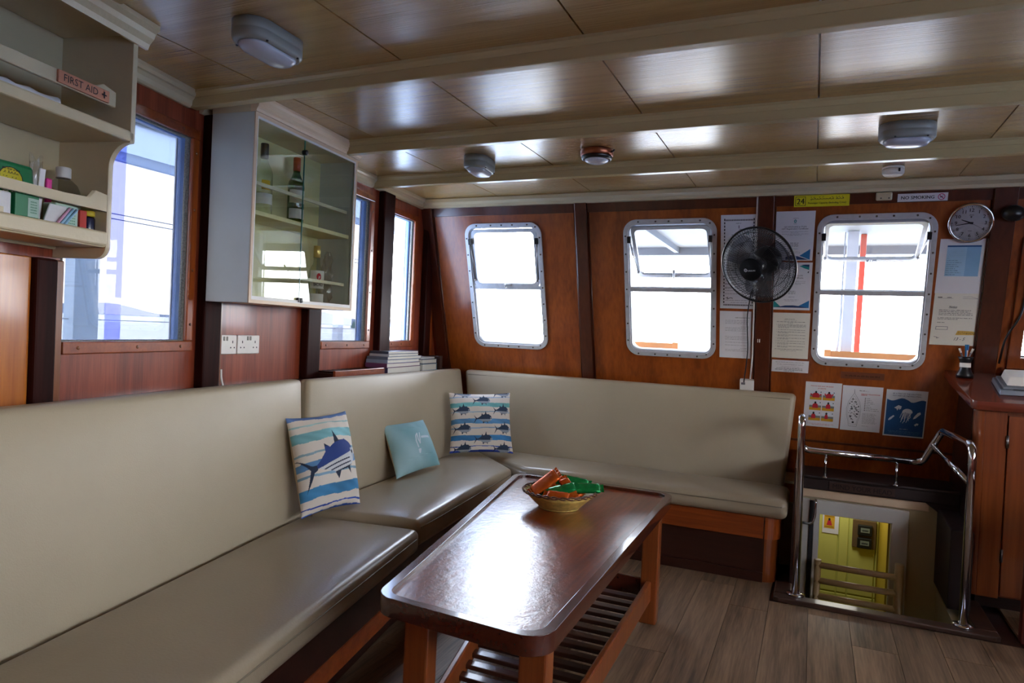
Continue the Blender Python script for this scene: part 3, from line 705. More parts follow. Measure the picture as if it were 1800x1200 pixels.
# seat cushions
def seat(label, q, z0, z1, puff, seed, nx=12, ny=6, over=.0, bev=.03):
    c = sum((np.array(p) for p in q))/4
    t = thing('seat_cushion', label, 'cushion', (c[0], c[1], z0), 'vinyl seat cushions')
    loft([V3(p, z0) for p in q], [V3(p, z1) for p in q], nx, ny, puff, .004, seed).build('upholstery', 'vinyl_seat', t, bev, 4)
    a, b = Vector(V3(q[1], z1)), Vector(V3(q[0], z1)); d = Vector((a-b)).normalized(); nn = Vector((d.y, -d.x, 0))
    if nn.dot(Vector((c[0], c[1], z1))-a) > 0: nn = -nn
    MB().tube([b.lerp(a, .018+.964*k/12)+nn*.001-Vector((0, 0, .032)) for k in range(13)], .0025, 6).build('piping', 'piping', t)
    return t
SF = lambda y: (-1.43-.195*(y-2.40), y)            # front edge, after run
SF2 = lambda y: (-1.455-.10*(y-2.42), y)
seat('taupe vinyl seat cushion nearest, below the long back cushion', [SF(.0), SF(2.40), (FB(2.32)[0]+.004, 2.32), (FB(.0)[0]+.004, .0)], .335, .432, .012, 4)
seat('taupe vinyl seat cushion under the blue pillow', [SF2(2.425), SF2(3.66), (FB2(4.19)[0]+.004, 4.19), (FB2(2.345)[0]+.004, 2.345)], .335, .452, .014, 5)
seat('pale vinyl seat cushion along the front wall, rounded at its open end', [(-.085, 3.765), (-1.56, 3.765), (-2.12, 4.205), (-.085, 4.205)], .345, .445, .016, 6, bev=.042)
# plinths
t = thing('bench_base', 'dark mahogany plinth of the side bench with orange lower rail', 'bench base', (-1.8, 2, 0))
def plan_block(pts, z0, z1): return MB().prism([(p[0], p[1], z0) for p in pts], (0, 0, z1-z0))
off = lambda p, d: (p[0]-d, p[1])
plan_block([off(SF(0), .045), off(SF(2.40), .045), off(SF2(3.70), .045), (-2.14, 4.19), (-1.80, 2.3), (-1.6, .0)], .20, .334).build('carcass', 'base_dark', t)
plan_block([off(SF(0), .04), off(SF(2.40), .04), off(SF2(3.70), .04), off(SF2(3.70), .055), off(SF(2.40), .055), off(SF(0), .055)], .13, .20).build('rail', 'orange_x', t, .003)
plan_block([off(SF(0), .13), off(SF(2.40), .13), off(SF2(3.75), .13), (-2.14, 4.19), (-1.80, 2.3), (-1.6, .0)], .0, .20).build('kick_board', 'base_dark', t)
t = thing('bench_base', 'mahogany plinth of the bench under the front windows with rounded end post', 'bench base', (-.9, 3.9, 0))
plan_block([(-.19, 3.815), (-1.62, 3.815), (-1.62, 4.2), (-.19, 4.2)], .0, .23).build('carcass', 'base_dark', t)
MB().box(-1.62, -.195, 3.80, 3.83, .228, .343).build('apron', 'orange_x', t, .003)
def halfround(x, y, r, z0, z1, mat, nm):
    MB().prism([(x-.0, y, z0)]+[(x+r*math.sin(a), y+r-r*math.cos(a), z0) for a in [PI/2*k/8 for k in range(1, 9)]]+[(x+r, 4.2, z0), (x, 4.2, z0)], (0, 0, z1-z0)).build(nm, mat, t)
halfround(-.19, 3.80, .075, .228, .343, 'orange', 'end_cap'); halfround(-.19, 3.812, .062, 0, .228, 'counter', 'end_post')
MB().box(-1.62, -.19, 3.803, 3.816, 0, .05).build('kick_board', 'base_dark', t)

# ---- pillows with printed covers
def pip(P, poly):
    x, y = P[..., 0], P[..., 1]; c = np.zeros(x.shape, bool); n = len(poly)
    for i in range(n):
        (x0, y0), (x1, y1) = poly[i], poly[(i+1) % n]
        k = ((y0 > y) != (y1 > y)); xx = (x1-x0)*(y-y0)/((y1-y0) or 1e-9)+x0
        c ^= k & (x < xx)
    return c
FISH = [(.03, .01), (-.08, .26), (.0, .15), (.06, .07), (.14, .045), (.24, .10), (.36, .19), (.385, .33), (.46, .235), (.56, .27), (.62, .48), (.66, .28), (.80, .26), (.92, .16), (1, .02), (.985, -.03), (.93, -.10), (.80, -.17), (.74, -.185), (.735, -.31), (.68, -.20), (.54, -.19), (.47, -.30), (.42, -.155), (.3, -.09), (.16, -.02), (.07, -.05), (.0, -.16), (-.10, -.30), (-.02, -.12)]
def paint_fish(uv, C, x, y, s, ang=0.0, asp=1.0, dark=False):
    ca, sa = math.cos(ang), math.sin(ang)
    d = uv-np.array([x, y]); q = np.stack([(d[..., 0]*ca+d[..., 1]*asp*sa)/s, (-d[..., 0]*sa+d[..., 1]*asp*ca)/s], -1)
    k = pip(q, FISH)
    body = np.where((q[..., 1] > -.02+.06*q[..., 0])[..., None], np.array(lin((40, 66, 134))[:3]), np.array(lin((206, 210, 216))[:3]))
    if dark: body = np.where((q[..., 1] > -.03)[..., None], np.array(lin((38, 58, 84))[:3]), np.array(lin((150, 160, 172))[:3]))
    st = (np.sin((q[..., 1]+.16*(q[..., 0]-.55)**2)*95) > .55) & (q[..., 1] < .0) & (q[..., 1] > -.13) & (q[..., 0] > .22) & (q[..., 0] < .8) & (not dark)
    body = np.where(st[..., None], np.array(lin((52, 60, 84))[:3]), body)
    fin = (q[..., 0] < .14) | (q[..., 1] > .27) | (q[..., 1] < -.17); body = np.where(fin[..., None], np.array(lin((34, 48, 72))[:3]), body)
    hd = (q[..., 0] > .88); body = np.where(hd[..., None] & (q[..., 1] < .08)[..., None], np.array(lin((176, 186, 200))[:3]), body)
    eye = ((q[..., 0]-.925)**2+(q[..., 1]-.015)**2 < .0009); body = np.where(eye[..., None], np.array(lin((20, 24, 30))[:3]), body)
    return np.where(k[..., None], body, C)
def bands(uv, C, rows, rng):
    v = uv[..., 1]; u = uv[..., 0]
    for (v0, v1, col) in rows:
        w = .006*np.sin(u*9+v0*40)+.003*np.sin(u*31+v0*11)
        k = (v > v0+w) & (v < v1+w*.6); tone = 1+.16*np.sin(u*7+v0*50)+.08*np.sin(u*23+v*60)
        C = np.where(k[..., None], np.clip(np.array(lin(col)[:3])*tone[..., None], 0, 1), C)
    return C
def pillow(name, label, corners, thick, paintf, back=(196, 178, 150), n0=200, group='pillows on the bench', ear=.06):
    """corners: bl, br, tr, tl of the front seam"""
    c = [np.array(p, float) for p in corners]; ctr = sum(c)/4
    nrm = np.cross(c[1]-c[0], c[3]-c[0]); nrm /= np.linalg.norm(nrm)
    t = thing(name, label, 'pillow', min(c, key=lambda p: p[2]), group)
    def surf(side, U, Vv):
        a, b = 2*U-1, 2*Vv-1
        pinch = 1-ear*(1-np.abs(b)**2)*np.abs(a)**3; pinch2 = 1-ear*(1-np.abs(a)**2)*np.abs(b)**3
        uu = .5+.5*a*pinch; vv = .5+.5*b*pinch2
        P = ((1-uu)*(1-vv))[..., None]*c[0]+(uu*(1-vv))[..., None]*c[1]+(uu*vv)[..., None]*c[2]+((1-uu)*vv)[..., None]*c[3]
        h = (np.clip(1-a**2, 0, 1)**.5*np.clip(1-b**2, 0, 1)**.5)
        h = h*(1+.05*np.sin(a*5+b*3)+.04*np.sin(b*11-a*4)*(1-h))+.05*np.sin(a*14+3*b)*(np.abs(b) > .55)*(1-np.abs(b))*np.clip(1-a**2, 0, 1)
        return P+nrm*(h*thick*(1 if side > 0 else -.75))[..., None]
    for side, nm in ((1, 'front_cover'), (-1, 'back_cover')):
        n = n0 if side > 0 else 40
        g = np.linspace(0, 1, n+1); U, Vv = np.meshgrid(g, g, indexing='ij'); uv = np.stack([U, Vv], -1)
        P = surf(side, U, Vv).reshape(-1, 3); idx = np.arange((n+1)**2).reshape(n+1, n+1)
        F = np.stack([idx[:-1, :-1], idx[1:, :-1], idx[1:, 1:], idx[:-1, 1:]], -1).reshape(-1, 4)
        if side < 0: F = F[:, ::-1]
        me = bpy.data.meshes.new(nm); me.from_pydata(P.tolist(), [], F.tolist()); me.polygons.foreach_set('use_smooth', [True]*len(F))
        at = me.color_attributes.new('print', 'FLOAT_COLOR', 'POINT')
        C = np.ones((n+1, n+1, 3))*np.array(lin(back)[:3])
        if side > 0: C = paintf(uv)
        at.data.foreach_set('color', np.concatenate([C.reshape(-1, 3), np.ones(((n+1)**2, 1))], 1).astype(np.float32).ravel())
        me.materials.append(M['cover']); link(nm, me, t)
    return t
M['cover'] = vcol('printed_cotton_cover')
CR = (222, 214, 204)
def base_c(uv, col=CR): return np.ones(uv.shape[:-1]+(3,))*np.array(lin(col)[:3])
def p1(uv):
    C = bands(uv, base_c(uv), [(-.1, .012, (40, 84, 170)), (.05, .065, (40, 80, 180)), (.14, .245, (62, 132, 182)), (.345, .37, (130, 168, 196)), (.43, .50, (92, 140, 190)), (.57, .592, (150, 184, 200)), (.70, .80, (126, 186, 196)), (.87, .885, (156, 196, 196)), (.945, 1.1, (92, 128, 190))], 1)
    return paint_fish(uv, C, .09, .40, .82, .20, 1.3)
def p3(uv):
    C = bands(uv, base_c(uv), [(-.1, .03, (38, 66, 160)), (.085, .10, (60, 92, 176)), (.185, .27, (56, 126, 184)), (.375, .395, (150, 178, 204)), (.455, .535, (88, 146, 196)), (.64, .655, (150, 184, 204)), (.735, .81, (112, 182, 184)), (.905, .92, (140, 170, 200))], 2)
    for x, y in [(.37, .84), (.04, .67), (.69, .67), (.38, .53), (.05, .365), (.70, .365), (.38, .20), (.06, .045), (.68, .045), (.08, .98), (.72, .98)]: C = paint_fish(uv, C, x, y, .27, 0, 1.0, True)
    return C
def p2(uv):
    u, v = uv[..., 0], uv[..., 1]; k = .5+.22*np.sin(u*5+v*3)+.18*np.sin(v*7-u*4+1)+.1*np.sin(u*13+v*9)
    k = np.clip(k, 0, 1)[..., None]; C = np.array(lin((122, 172, 182))[:3])*(1-k)+np.array(lin((166, 200, 208))[:3])*k
    white = np.array(lin((206, 218, 226))[:3])
    def stroke(C, pts, w):
        for (a, b) in zip(pts[:-1], pts[1:]):
            a, b = np.array(a), np.array(b); d = b-a; t = np.clip(((uv-a)@d)/(d@d), 0, 1); q = uv-a-t[..., None]*d
            C = np.where((np.hypot(q[..., 0], q[..., 1]) < w)[..., None], white, C)
        return C
    C = stroke(C, [(.47, .38), (.45, .5), (.47, .60), (.51, .64), (.50, .52), (.52, .44), (.55, .58), (.57, .64)], .011)
    C = stroke(C, [(.475, .33), (.48, .28), (.50, .33)], .018)
    x = .575
    for j in range(7): C = stroke(C, [(x, .53), (x+.012, .57), (x+.024, .53), (x+.034, .565)], .006); x += .034
    return C
pillow('scatter_pillow', 'large pillow printed with a big blue tuna over striped cloth', [(-1.869, 2.195, .452), (-1.803, 2.497, .46), (-2.017, 2.645, .84), (-2.037, 2.266, .84)], .09, p1)
pillow('scatter_pillow', 'small plain pale blue pillow with white script', [(-1.926, 2.97, .468), (-1.895, 3.36, .485), (-2.085, 3.47, .71), (-2.115, 3.10, .71)], .065, p2)
pillow('scatter_pillow', 'pillow with rows of small fish in the corner of the bench', [(-2.052, 3.753, .472), (-1.728, 4.007, .472), (-1.854, 4.20, .84), (-2.135, 3.86, .84)], .065, p3)

# ================================================================== coffee table
t = thing('coffee_table', 'glossy mahogany coffee table with rounded corners and slatted lower shelf', 'table', (-.87, 2.3, 0))
TC = [(-1.328, 3.134), (-1.015, 1.485), (-.525, 1.448), (-.547, 3.13)]
def inset(pts, d):
    out = []; N = len(pts)
    for i in range(N):
        p = Vector(pts[i]); a = (Vector(pts[i-1])-p).normalized(); b = (Vector(pts[(i+1) % N])-p).normalized()
        h = math.acos(a.dot(b))/2; out.append(tuple(p+(a+b).normalized()*(d/math.sin(h))))
    return out
to = rpoly(TC, .07, 8); ti = rpoly(inset(TC, .028), .05, 8)
fz = lambda z: (lambda u, v, d: np.array([u, v, z+d]))
holed_obj('tabletop', rpoly(inset(TC, .012), .06, 8), [], .04, fz(.500), 'table', t)
holed_obj('tabletop_rim', to, [ti], .05, fz(.502), 'table_rim', t, .009, 4)
LEG = [((-1.232, 3.02), 1), ((-.938, 1.60), 1), ((-.588, 1.565), 1), ((-.612, 3.005), 1)]
for (x, y), s in LEG: MB().box(x-.037, x+.037, y-.028, y+.028, 0, .5).build('leg', 'table_leg', t, .006)
la, lb, rb, ra = [np.array(p[0]) for p in LEG]
def srail(a, b, z0, z1, w, mat, nm='shelf_rail'):
    a, b = np.array(a), np.array(b); d = (b-a)/np.linalg.norm(b-a); n = np.array([-d[1], d[0]])*w/2
    MB().hexa([V3(a-n, z0), V3(b-n, z0), V3(b+n, z0), V3(a+n, z0)], [V3(a-n, z1), V3(b-n, z1), V3(b+n, z1), V3(a+n, z1)]).build(nm, mat, t, .006)
srail(lb+np.array([.0, .028]), la-np.array([0, .028]), .10, .19, .024, 'table_leg'); srail(rb+np.array([.0, .028]), ra-np.array([0, .028]), .10, .19, .024, 'table_leg')
srail(lb+np.array([.037, .02]), rb+np.array([-.037, .02]), .11, .17, .022, 'table_rim', 'end_rail'); srail(la+np.array([.037, 0]), ra+np.array([-.037, 0]), .11, .19, .022, 'table_rim', 'end_rail')
for k in range(17):
    y = 1.655+k*.079
    f = (y-1.6)/(3.01-1.6); xl = lb[0]+(la[0]-lb[0])*f+.012; xr = rb[0]+(ra[0]-rb[0])*f-.012
    MB().box(xl, xr, y-.019, y+.019, .118, .134).build('slat', 'slat', t, .003)

# ---- basket of wrapped bars
BC = np.array([-.925, 2.645]); BZ = .5405
t = thing('basket', 'shallow woven cane basket holding foil wrapped bars on the coffee table', 'basket', (BC[0], BC[1], BZ))
M['cane'] = plain('pale_cane', (206, 180, 96), rough=.5, var=.25, vs=40); M['cane_dark'] = plain('dark_cane', (96, 56, 34), rough=.5, var=.3, vs=40)
wob = lambda j, n, z: 1+.025*(1 if j % 2 else -1)*(1 if z > .01 else .3)
pr = [(.001, .004), (.075, .0), (.082, .004), (.10, .022), (.122, .044), (.150, .070), (.147, .070), (.118, .046), (.095, .024), (.074, .010), (.001, .010)]
MB().lathe(pr, (BC[0], BC[1], BZ), (0, 0, 1), 64, 1.0, xdir=(.9, .4, 0), wob=wob).build('bowl', 'cane', t)
m = MB()
for ph in (0, 1):
    m.tube([(BC[0]+(.1485+.004*math.sin(14*a+ph*PI))*math.cos(a), BC[1]+(.1485+.004*math.sin(14*a+ph*PI))*math.sin(a), BZ+.070+.0045*math.cos(14*a+ph*PI)) for a in [2*PI*k/112 for k in range(112)]], .0035, 6, True)
m.build('rim', 'cane_dark', t)
MB().tube([(BC[0]+.079*math.cos(a), BC[1]+.079*math.sin(a), BZ+.004) for a in [2*PI*k/48 for k in range(48)]], .0045, 6, True).build('foot_ring', 'cane', t)
M['foil_o'] = plain('orange_foil', (226, 104, 36), rough=.24, metal=.55, var=.2, vs=30, bump=.5, bs=60); M['foil_g'] = plain('green_foil', (26, 150, 78), rough=.24, metal=.55, var=.25, vs=30, bump=.5, bs=60)
def bar(label, c, dirv, upv, L, w, h, mat):
    d = Vector(dirv).normalized(); u = Vector(upv); u = (u-d*u.dot(d)).normalized(); s = d.cross(u); c = Vector(c)
    t = thing('wrapped_bar', label, 'snack', c, 'wrapped bars in the basket')
    m = MB(); nx = 12; rings = []
    for i in range(nx+1):
        a = -1+2*i/nx; k = (1-abs(a)**8)**.5 if abs(a) < 1 else 0; hh = h*(.15+.85*k); ww = w*(.94+.06*k)
        rings.append([m.bm.verts.new(c+d*(a*L/2)+s*(ww/2*math.copysign(abs(math.cos(q))**.5, math.cos(q)))*(1+.03*math.sin(i*2.3+q*3))+u*(hh/2*math.copysign(abs(math.sin(q))**.6, math.sin(q)))*(1+.08*math.sin(i*1.9+q*2))) for q in [2*PI*j/14 for j in range(14)]])
    for A, B in zip(rings[:-1], rings[1:]):
        for j in range(14): m.bm.faces.new((A[j], A[(j+1) % 14], B[(j+1) % 14], B[j])).smooth = True
    m.bm.faces.new(rings[0]); m.bm.faces.new(rings[-1]); m.build('wrapper', mat, t)
    for e in (-1, 1):
        m = MB(); nz = 9; rows = []
        for q in range(2):
            rows.append([m.bm.verts.new(c+d*(e*(L/2+.001+q*.012))+s*(w*(.47+.03*q)*(2*k/(nz-1)-1))+u*(.0016*(-1)**k+.0006*q)) for k in range(nz)])
        for k in range(nz-1): m.bm.faces.new((rows[0][k], rows[0][k+1], rows[1][k+1], rows[1][k]))
        m.build('crimped_end', mat, t)
bx, by = BC
for lab, c, d, u, L, w, h, mt in [
    ('orange wrapped bar propped up highest at the near side of the basket', (-.055, -.035, .098), (.62, .30, .58), (-.3, -.75, .9), .125, .058, .022, 'foil_o'),
    ('green wrapped bar lying across the middle of the basket', (.012, -.045, .079), (.78, .35, .26), (-.2, -.6, .9), .135, .042, .022, 'foil_g'),
    ('green wrapped bar at the back of the basket reaching over the far rim', (.02, .062, .098), (1, .15, -.10), (0, -.5, .8), .15, .045, .022, 'foil_g'),
    ('green wrapped bar sticking out at the end of the basket', (.098, .028, .086), (1, .38, .03), (0, -.5, .9), .125, .042, .024, 'foil_g'),
    ('orange wrapped bar lying flat low in the front of the basket', (.02, -.082, .066), (1, .1, .0), (0, -.5, .9), .09, .036, .020, 'foil_o'),
    ('orange wrapped bar tilted on its corner beside the green ones', (.048, -.022, .084), (.55, -.35, -.50), (.3, -.6, .7), .11, .036, .02, 'foil_o'),
    ('orange wrapped bar lowest under the green end bar', (.066, .0, .058), (.6, .9, .1), (0, 0, 1), .062, .034, .018, 'foil_o'),
    ('orange wrapped bar behind the propped one with pale sheen', (-.075, .03, .078), (.9, .5, .25), (-.2, -.3, .9), .085, .04, .02, 'foil_o'),
    ('orange wrapped bar buried at the bottom of the basket', (.0, .005, .03), (.4, .9, 0), (0, 0, 1), .1, .038, .018, 'foil_o')]:
    bar(lab, (bx+c[0], by+c[1], BZ+c[2]), d, u, L*1.02, w*1.18, h*.95, mt)

# ================================================================== papers and signs on the front wall
def sheet(name, label, cat, x0, x1, w0, w1, mat='paper', skew=0.0, th=.0012, d0=.0, group=None):
    """returns (thing, frame): a sheet on the front wall, u to the right, v up"""
    def fr(u, v, d=0.0): return WF(x0+(x1-x0)*u+skew*(v-.5), w0+(w1-w0)*v, d0+th+d)
    t = thing(name, label, cat, WF((x0+x1)/2, w0, d0), group)
    MB().hexa([fr(0, 0, -th), fr(1, 0, -th), fr(1, 0, 0), fr(0, 0, 0)], [fr(0, 1, -th), fr(1, 1, -th), fr(1, 1, 0), fr(0, 1, 0)]).build('backing' if th > .003 else 'paper', mat, t)
    return t, fr
def wpx(px, py):
    d = _fw+(px-900)/F_PX*_r-(py-600)/F_PX*_u; o = np.array([0, 0, EYE]); k = ((WP-o)@WN)/(d@WN); p = o+d*k
    return p[0], (p-WP)@WU
AP = .20/.285
# framed certificate with dotted border, behind the fan
t, fr = sheet('certificate', 'laminated certificate with dark dotted border, partly hidden by the fan', 'certificate', -.528, -.326, .502, 1.058, 'paper', .0)
p = Print(fr)
for k in range(26):
    v = .06+.88*k/25
    for u in (.09, .89): p.rect(u, u+.03, v, v+.022, 'ink')
for k in range(20):
    u = .10+.79*k/19
    for v in (.945, .04): p.rect(u, u+.025, v-.008, v+.008, 'ink')
p.disc(.5, .875, .018, 'grey_ink', 1/AP*.5); p.words(.42, .58, .91, .006, 'ink', 1); p.words(.5, .85, .845, .008, 'ink', 2); p.words(.3, .5, .79, .007, 'ink', 3); p.ring(.74, .81, .012, .018, 'teal_ink', 2)
for k in range(9): p.words(.13, .45+.3*(k % 2), .62-.05*k, .009, 'grey_ink', k+5); 
for k in range(5): p.words(.14, .8, .30-.035*k, .007, 'grey_ink', k+25, .3)
p.line([(.16, .115), (.22, .125), (.2, .105), (.3, .12), (.36, .112)], .006, 'ink', asp=2); p.words(.15, .85, .09, .006, 'grey_ink', 40); p.words(.3, .8, .065, .006, 'grey_ink', 41)
p.build(t)
t, fr = sheet('notice_sheet', 'white typed sheet below the dotted certificate, left of the hanging cables', 'paper', -.529, -.348, .192, .486, 'paper')
p = Print(fr); p.words(.5, .95, .86, .014, 'ink', 1)
for k in range(22):
    if k in (3, 8, 10, 14, 16, 18): continue
    p.words(.18+.5*(k % 5 == 4), .95, .80-.031*k, .009, 'grey_ink', k+3, .12)
p.build(t)
def corner_tri(p, pts, m): p.poly(pts, m)
t, fr = sheet('certificate', 'tax registration certificate with teal and navy foot, upper right of the fan', 'certificate', -.230, -.028, .791, 1.069, 'paper', .006)
p = Print(fr); p.ring(.5, .80, .018, .034, 'teal_ink', 1/AP*.72); p.disc(.5, .80, .009, 'teal_ink', 1/AP*.72); p.words(.44, .58, .855, .009, 'ink', 2); p.rect(.46, .54, .745, .75, 'grey_ink')
p.script(.22, .80, .675, .032, 'ink', 11, AP*1.2); p.text('GST Registration Certificate', .5, .645, .68, .034, 'ink', True)
p.script(.16, .86, .585, .014, 'grey_ink', 12, 1.1); p.words(.4, .62, .565, .008, 'grey_ink', 13); p.words(.17, .85, .54, .008, 'grey_ink', 14); p.words(.32, .68, .515, .008, 'grey_ink', 15)
for k in range(5): p.words(.40, .62, .36-.018*k, .010, 'ink', 20+k)
p.script(.42, .60, .235, .02, 'blue_ink', 31, 1.0); p.words(.33, .67, .18, .007, 'grey_ink', 32); p.words(.33, .67, .155, .007, 'grey_ink', 33)
p.poly([(.30, .02), (.90, .02), (.78, .05), (.62, .09), (.45, .105), (.30, .085)], 'navy_ink', 0); p.poly([(.66, .10), (.93, .24), (.93, .02), (.80, .06)], 'blue_ink', 1)
p.build(t)
t, fr = sheet('certificate', 'certificate with teal corners, lower right of the fan', 'certificate', -.232, -.030, .503, .780, 'paper', .004)
p = Print(fr); p.poly([(.66, .93), (.92, .96), (.92, .85), (.80, .88)], 'teal_ink'); p.poly([(.70, .95), (.80, .96), (.92, .96), (.92, .91)], 'navy_ink', 1); p.poly([(.88, .80), (.92, .83), (.91, .78)], 'ink')
p.script(.25, .78, .715, .034, 'ink', 3, .8); p.text('Registration Certificate', .47, .68, .62, .034, 'ink', True); p.script(.2, .85, .60, .016, 'grey_ink', 5, 1); p.words(.3, .84, .57, .009, 'grey_ink', 6); p.words(.3, .75, .545, .009, 'grey_ink', 7)
for k in range(4): p.words(.40, .60, .40-.02*k, .010, 'ink', 8+k)
p.script(.42, .58, .27, .022, 'navy_ink', 9, 1); p.words(.3, .7, .215, .008, 'grey_ink', 10); p.words(.33, .66, .19, .008, 'grey_ink', 11)
p.poly([(.03, .05), (.97, .05), (.75, .085), (.55, .10), (.35, .095), (.2, .07)], 'navy_ink'); p.poly([(.03, .05), (.03, .20), (.22, .07)], 'teal_ink', 1); p.poly([(.70, .09), (.97, .21), (.97, .05)], 'blue_ink', 1)
p.build(t)
t, fr = sheet('notice_sheet', 'sheet of numbered rules between batten and starboard window', 'paper', -.231, -.028, .208, .485, 'paper_warm', .004)
p = Print(fr); p.words(.33, .6, .86, .012, 'ink', 1); p.words(.3, .65, .835, .007, 'grey_ink', 2); p.words(.12, .88, .80, .012, 'ink', 3); p.words(.42, .55, .775, .012, 'ink', 4)
y = .74
for n in (4, 1, 2, 2, 2, 1, 2, 2):
    p.rect(.12, .128, y, y+.01, 'ink')
    for k in range(n): p.words(.16, .90 if k < n-1 or n == 1 else .45, y, .010, 'ink', int(y*1000)+k); y -= .023
    y -= .022
p.words(.10, .86, y, .011, 'ink', 50); p.words(.25, .7, y-.03, .009, 'grey_ink', 51); p.build(t)
t, fr = sheet('notice_sheet', 'small landscape notice strip under the sheet of rules', 'paper', -.226, -.023, .121, .195, 'paper', .002)
p = Print(fr); p.script(.10, .88, .80, .07, 'grey_ink', 1, .36); p.script(.14, .86, .62, .07, 'grey_ink', 2, .36); p.script(.25, .75, .44, .06, 'grey_ink', 3, .36)
p.words(.14, .84, .30, .06, 'ink', 4); p.words(.1, .86, .18, .06, 'ink', 5); p.words(.34, .62, .07, .05, 'ink', 6); p.build(t)
# plastic signs
t, fr = sheet('capacity_sign', 'yellow passenger capacity sign with number 24 under the ceiling', 'sign', -.138, .138, 1.092, 1.154, 'yellow_sign', .0, .004, .008)
p = Print(fr); p.rect(.025, .215, .10, .90, 'ink'); p.rect(.035, .205, .14, .86, 'yellow_sign', 1); p.text('24', .12, .5, .135, .5, 'ink', True, 2)
p.script(.30, .88, .58, .26, 'ink', 4, .22); p.text('Passenger Capacity (Including Crew)', .60, .30, .68, .20, 'ink', True); p.build(t)
t, fr = sheet('no_smoking_sign', 'white no smoking sign above the round clock', 'sign', .364, .589, 1.103, 1.144, 'paper', .0, .003, .008)
p = Print(fr); p.text('NO SMOKING', .40, .5, .66, .40, 'ink', True); p.ring(.875, .5, .32, .40, 'magenta', .18); p.line([(.835, .74), (.915, .26)], .08, 'magenta', asp=.18); p.rect(.845, .895, .42, .52, 'ink'); p.rect(.898, .91, .42, .52, 'magenta'); p.line([(.895, .6), (.905, .68), (.895, .74)], .05, 'ink', asp=.18); p.build(t)
t = thing('junction_box', 'small cream junction box under the ceiling coving', 'electrical box', WF(.30, 1.11))
wplate('housing', .262, .337, 1.115, 1.157, .008, .035, 'cream', t, .006)
m = MB()
for u in (.285, .322): m.lathe([(.004, 0), (.004, .003)], WF(u, 1.128, .035), -WN, 8)
m.build('screw', 'screw', t)
# price list, notice
t, fr = sheet('price_list', 'white sheet with pale blue price table under the clock', 'paper', .576, .789, .616, .904, 'paper', .004)
p = Print(fr); p.rect(.16, .86, .32, .88, 'lblue'); p.rect(.57, .86, .32, .88, 'pale_blue', 1); p.rect(.16, .86, .855, .885, 'poster_blue', 2)
for k in range(14):
    v = .825-.037*k; p.rect(.16, .86, v-.010, v-.008, 'pale_blue', 2); w = .05+.03*((k*7) % 5)+(.14 if k > 5 else 0); p.words(.18, .18+w, v, .012, 'navy_ink', k); p.words(.70, .755, v, .012, 'navy_ink', k+30)
p.build(t)
t, fr = sheet('notice_sheet', 'notice with yellow tape mark and handwriting behind the pen pot', 'paper', .574, .788, .330, .616, 'paper_warm', .004)
p = Print(fr); p.text('Notice', .42, .745, .17, .04, 'ink', True, 0, .3); p.rect(.33, .50, .72, .724, 'ink'); p.words(.08, .17, .915, .022, 'ink', 1); p.words(.27, .37, .915, .016, 'ink', 2); p.rect(.08, .40, .905, .908, 'ink'); p.line([(.60, .935), (.78, .94), (.92, .905), (.60, .905)], .004, 'grey_ink')
for k, v in enumerate((.675, .645, .615, .585)): p.words(.13, .88, v, .013, 'ink', 5+k, .15)
for k, v in enumerate((.525, .50)): p.words(.12, .85-.3*k, v, .013, 'ink', 15+k)
p.words(.12, .30, .435, .012, 'ink', 20); p.rect(.10, .36, .30, .365, 'grey_ink'); p.rect(.11, .35, .307, .358, 'paper_warm', 1); p.words(.12, .34, .335, .014, 'ink', 21, 0); 
p.poly([(.54, .205), (.98, .215), (.96, .265), (.90, .285), (.58, .29), (.56, .25)], 'tape'); p.script(.58, .94, .225, .045, 'ink', 6, 1.0)
p.text('13 - 5', .64, .13, .24, .06, 'ink', False, 0, .4); p.line([(.1, .16), (.16, .15), (.14, .13), (.2, .145)], .008, 'grey_ink'); p.line([(.08, .165), (.10, .16)], .008, 'grey_ink'); p.build(t)
# posters in the companionway
t, fr = sheet('poster', 'life jacket instruction poster with six red and yellow pictures', 'poster', -.036, .158, -.212, .070, 'paper', .006)
p = Print(fr); p.text('How to wear your Life Jacket', .46, .915, .62, .034, 'red_ink', True); p.text('properly', .46, .865, .22, .028, 'red_ink', True)
for i in range(2):
    for j in range(3):
        u0 = .14+.36*i; v0 = .61-.235*j; u1 = u0+.33; v1 = v0+.20
        p.rect(u0, u1, v0, v1, 'poster_white'); p.rect(u0, u1, v0+.06, v0+.11, 'grey_print', 1); p.rect(u0, u1, v0, v0+.065, 'yel_ink', 1)
        c = (u0+u1)/2-.03*(j == 2); w = .10-.02*j-.015*i
        p.poly([(c-w, v0+.05), (c+w, v0+.05), (c+w*.9, v0+.13), (c+w*.4, v0+.155), (c-w*.4, v0+.155), (c-w*.9, v0+.13)], 'jacket', 2); p.disc(c, v0+.172, .026, 'ink', 1.1, 12, 3)
        if j == 0: p.line([(c-w, v0+.1), (c-w-.05+.02*i, v0+.13+.02*i)], .03, 'jacket', 2); p.line([(c+w, v0+.1), (c+w+.05-.02*i, v0+.13+.02*i)], .03, 'jacket', 2)
        p.disc(u1-.03, v1-.025, .012, 'ink', 1.2, 10, 2)
p.words(.12, .88, .065, .009, 'red_ink', 4); p.words(.25, .75, .04, .008, 'red_ink', 5); p.build(t)
t, fr = sheet('poster', 'white emergency plan with outline drawing of the ship', 'poster', .164, .371, -.217, .062, 'paper', .003)
p = Print(fr); hull = [(.30, .93), (.30, .84), (.24, .76), (.17, .65), (.13, .50), (.14, .35), (.19, .20), (.21, .10), (.41, .10), (.43, .20), (.48, .35), (.49, .50), (.45, .65), (.37, .76), (.31, .84)]
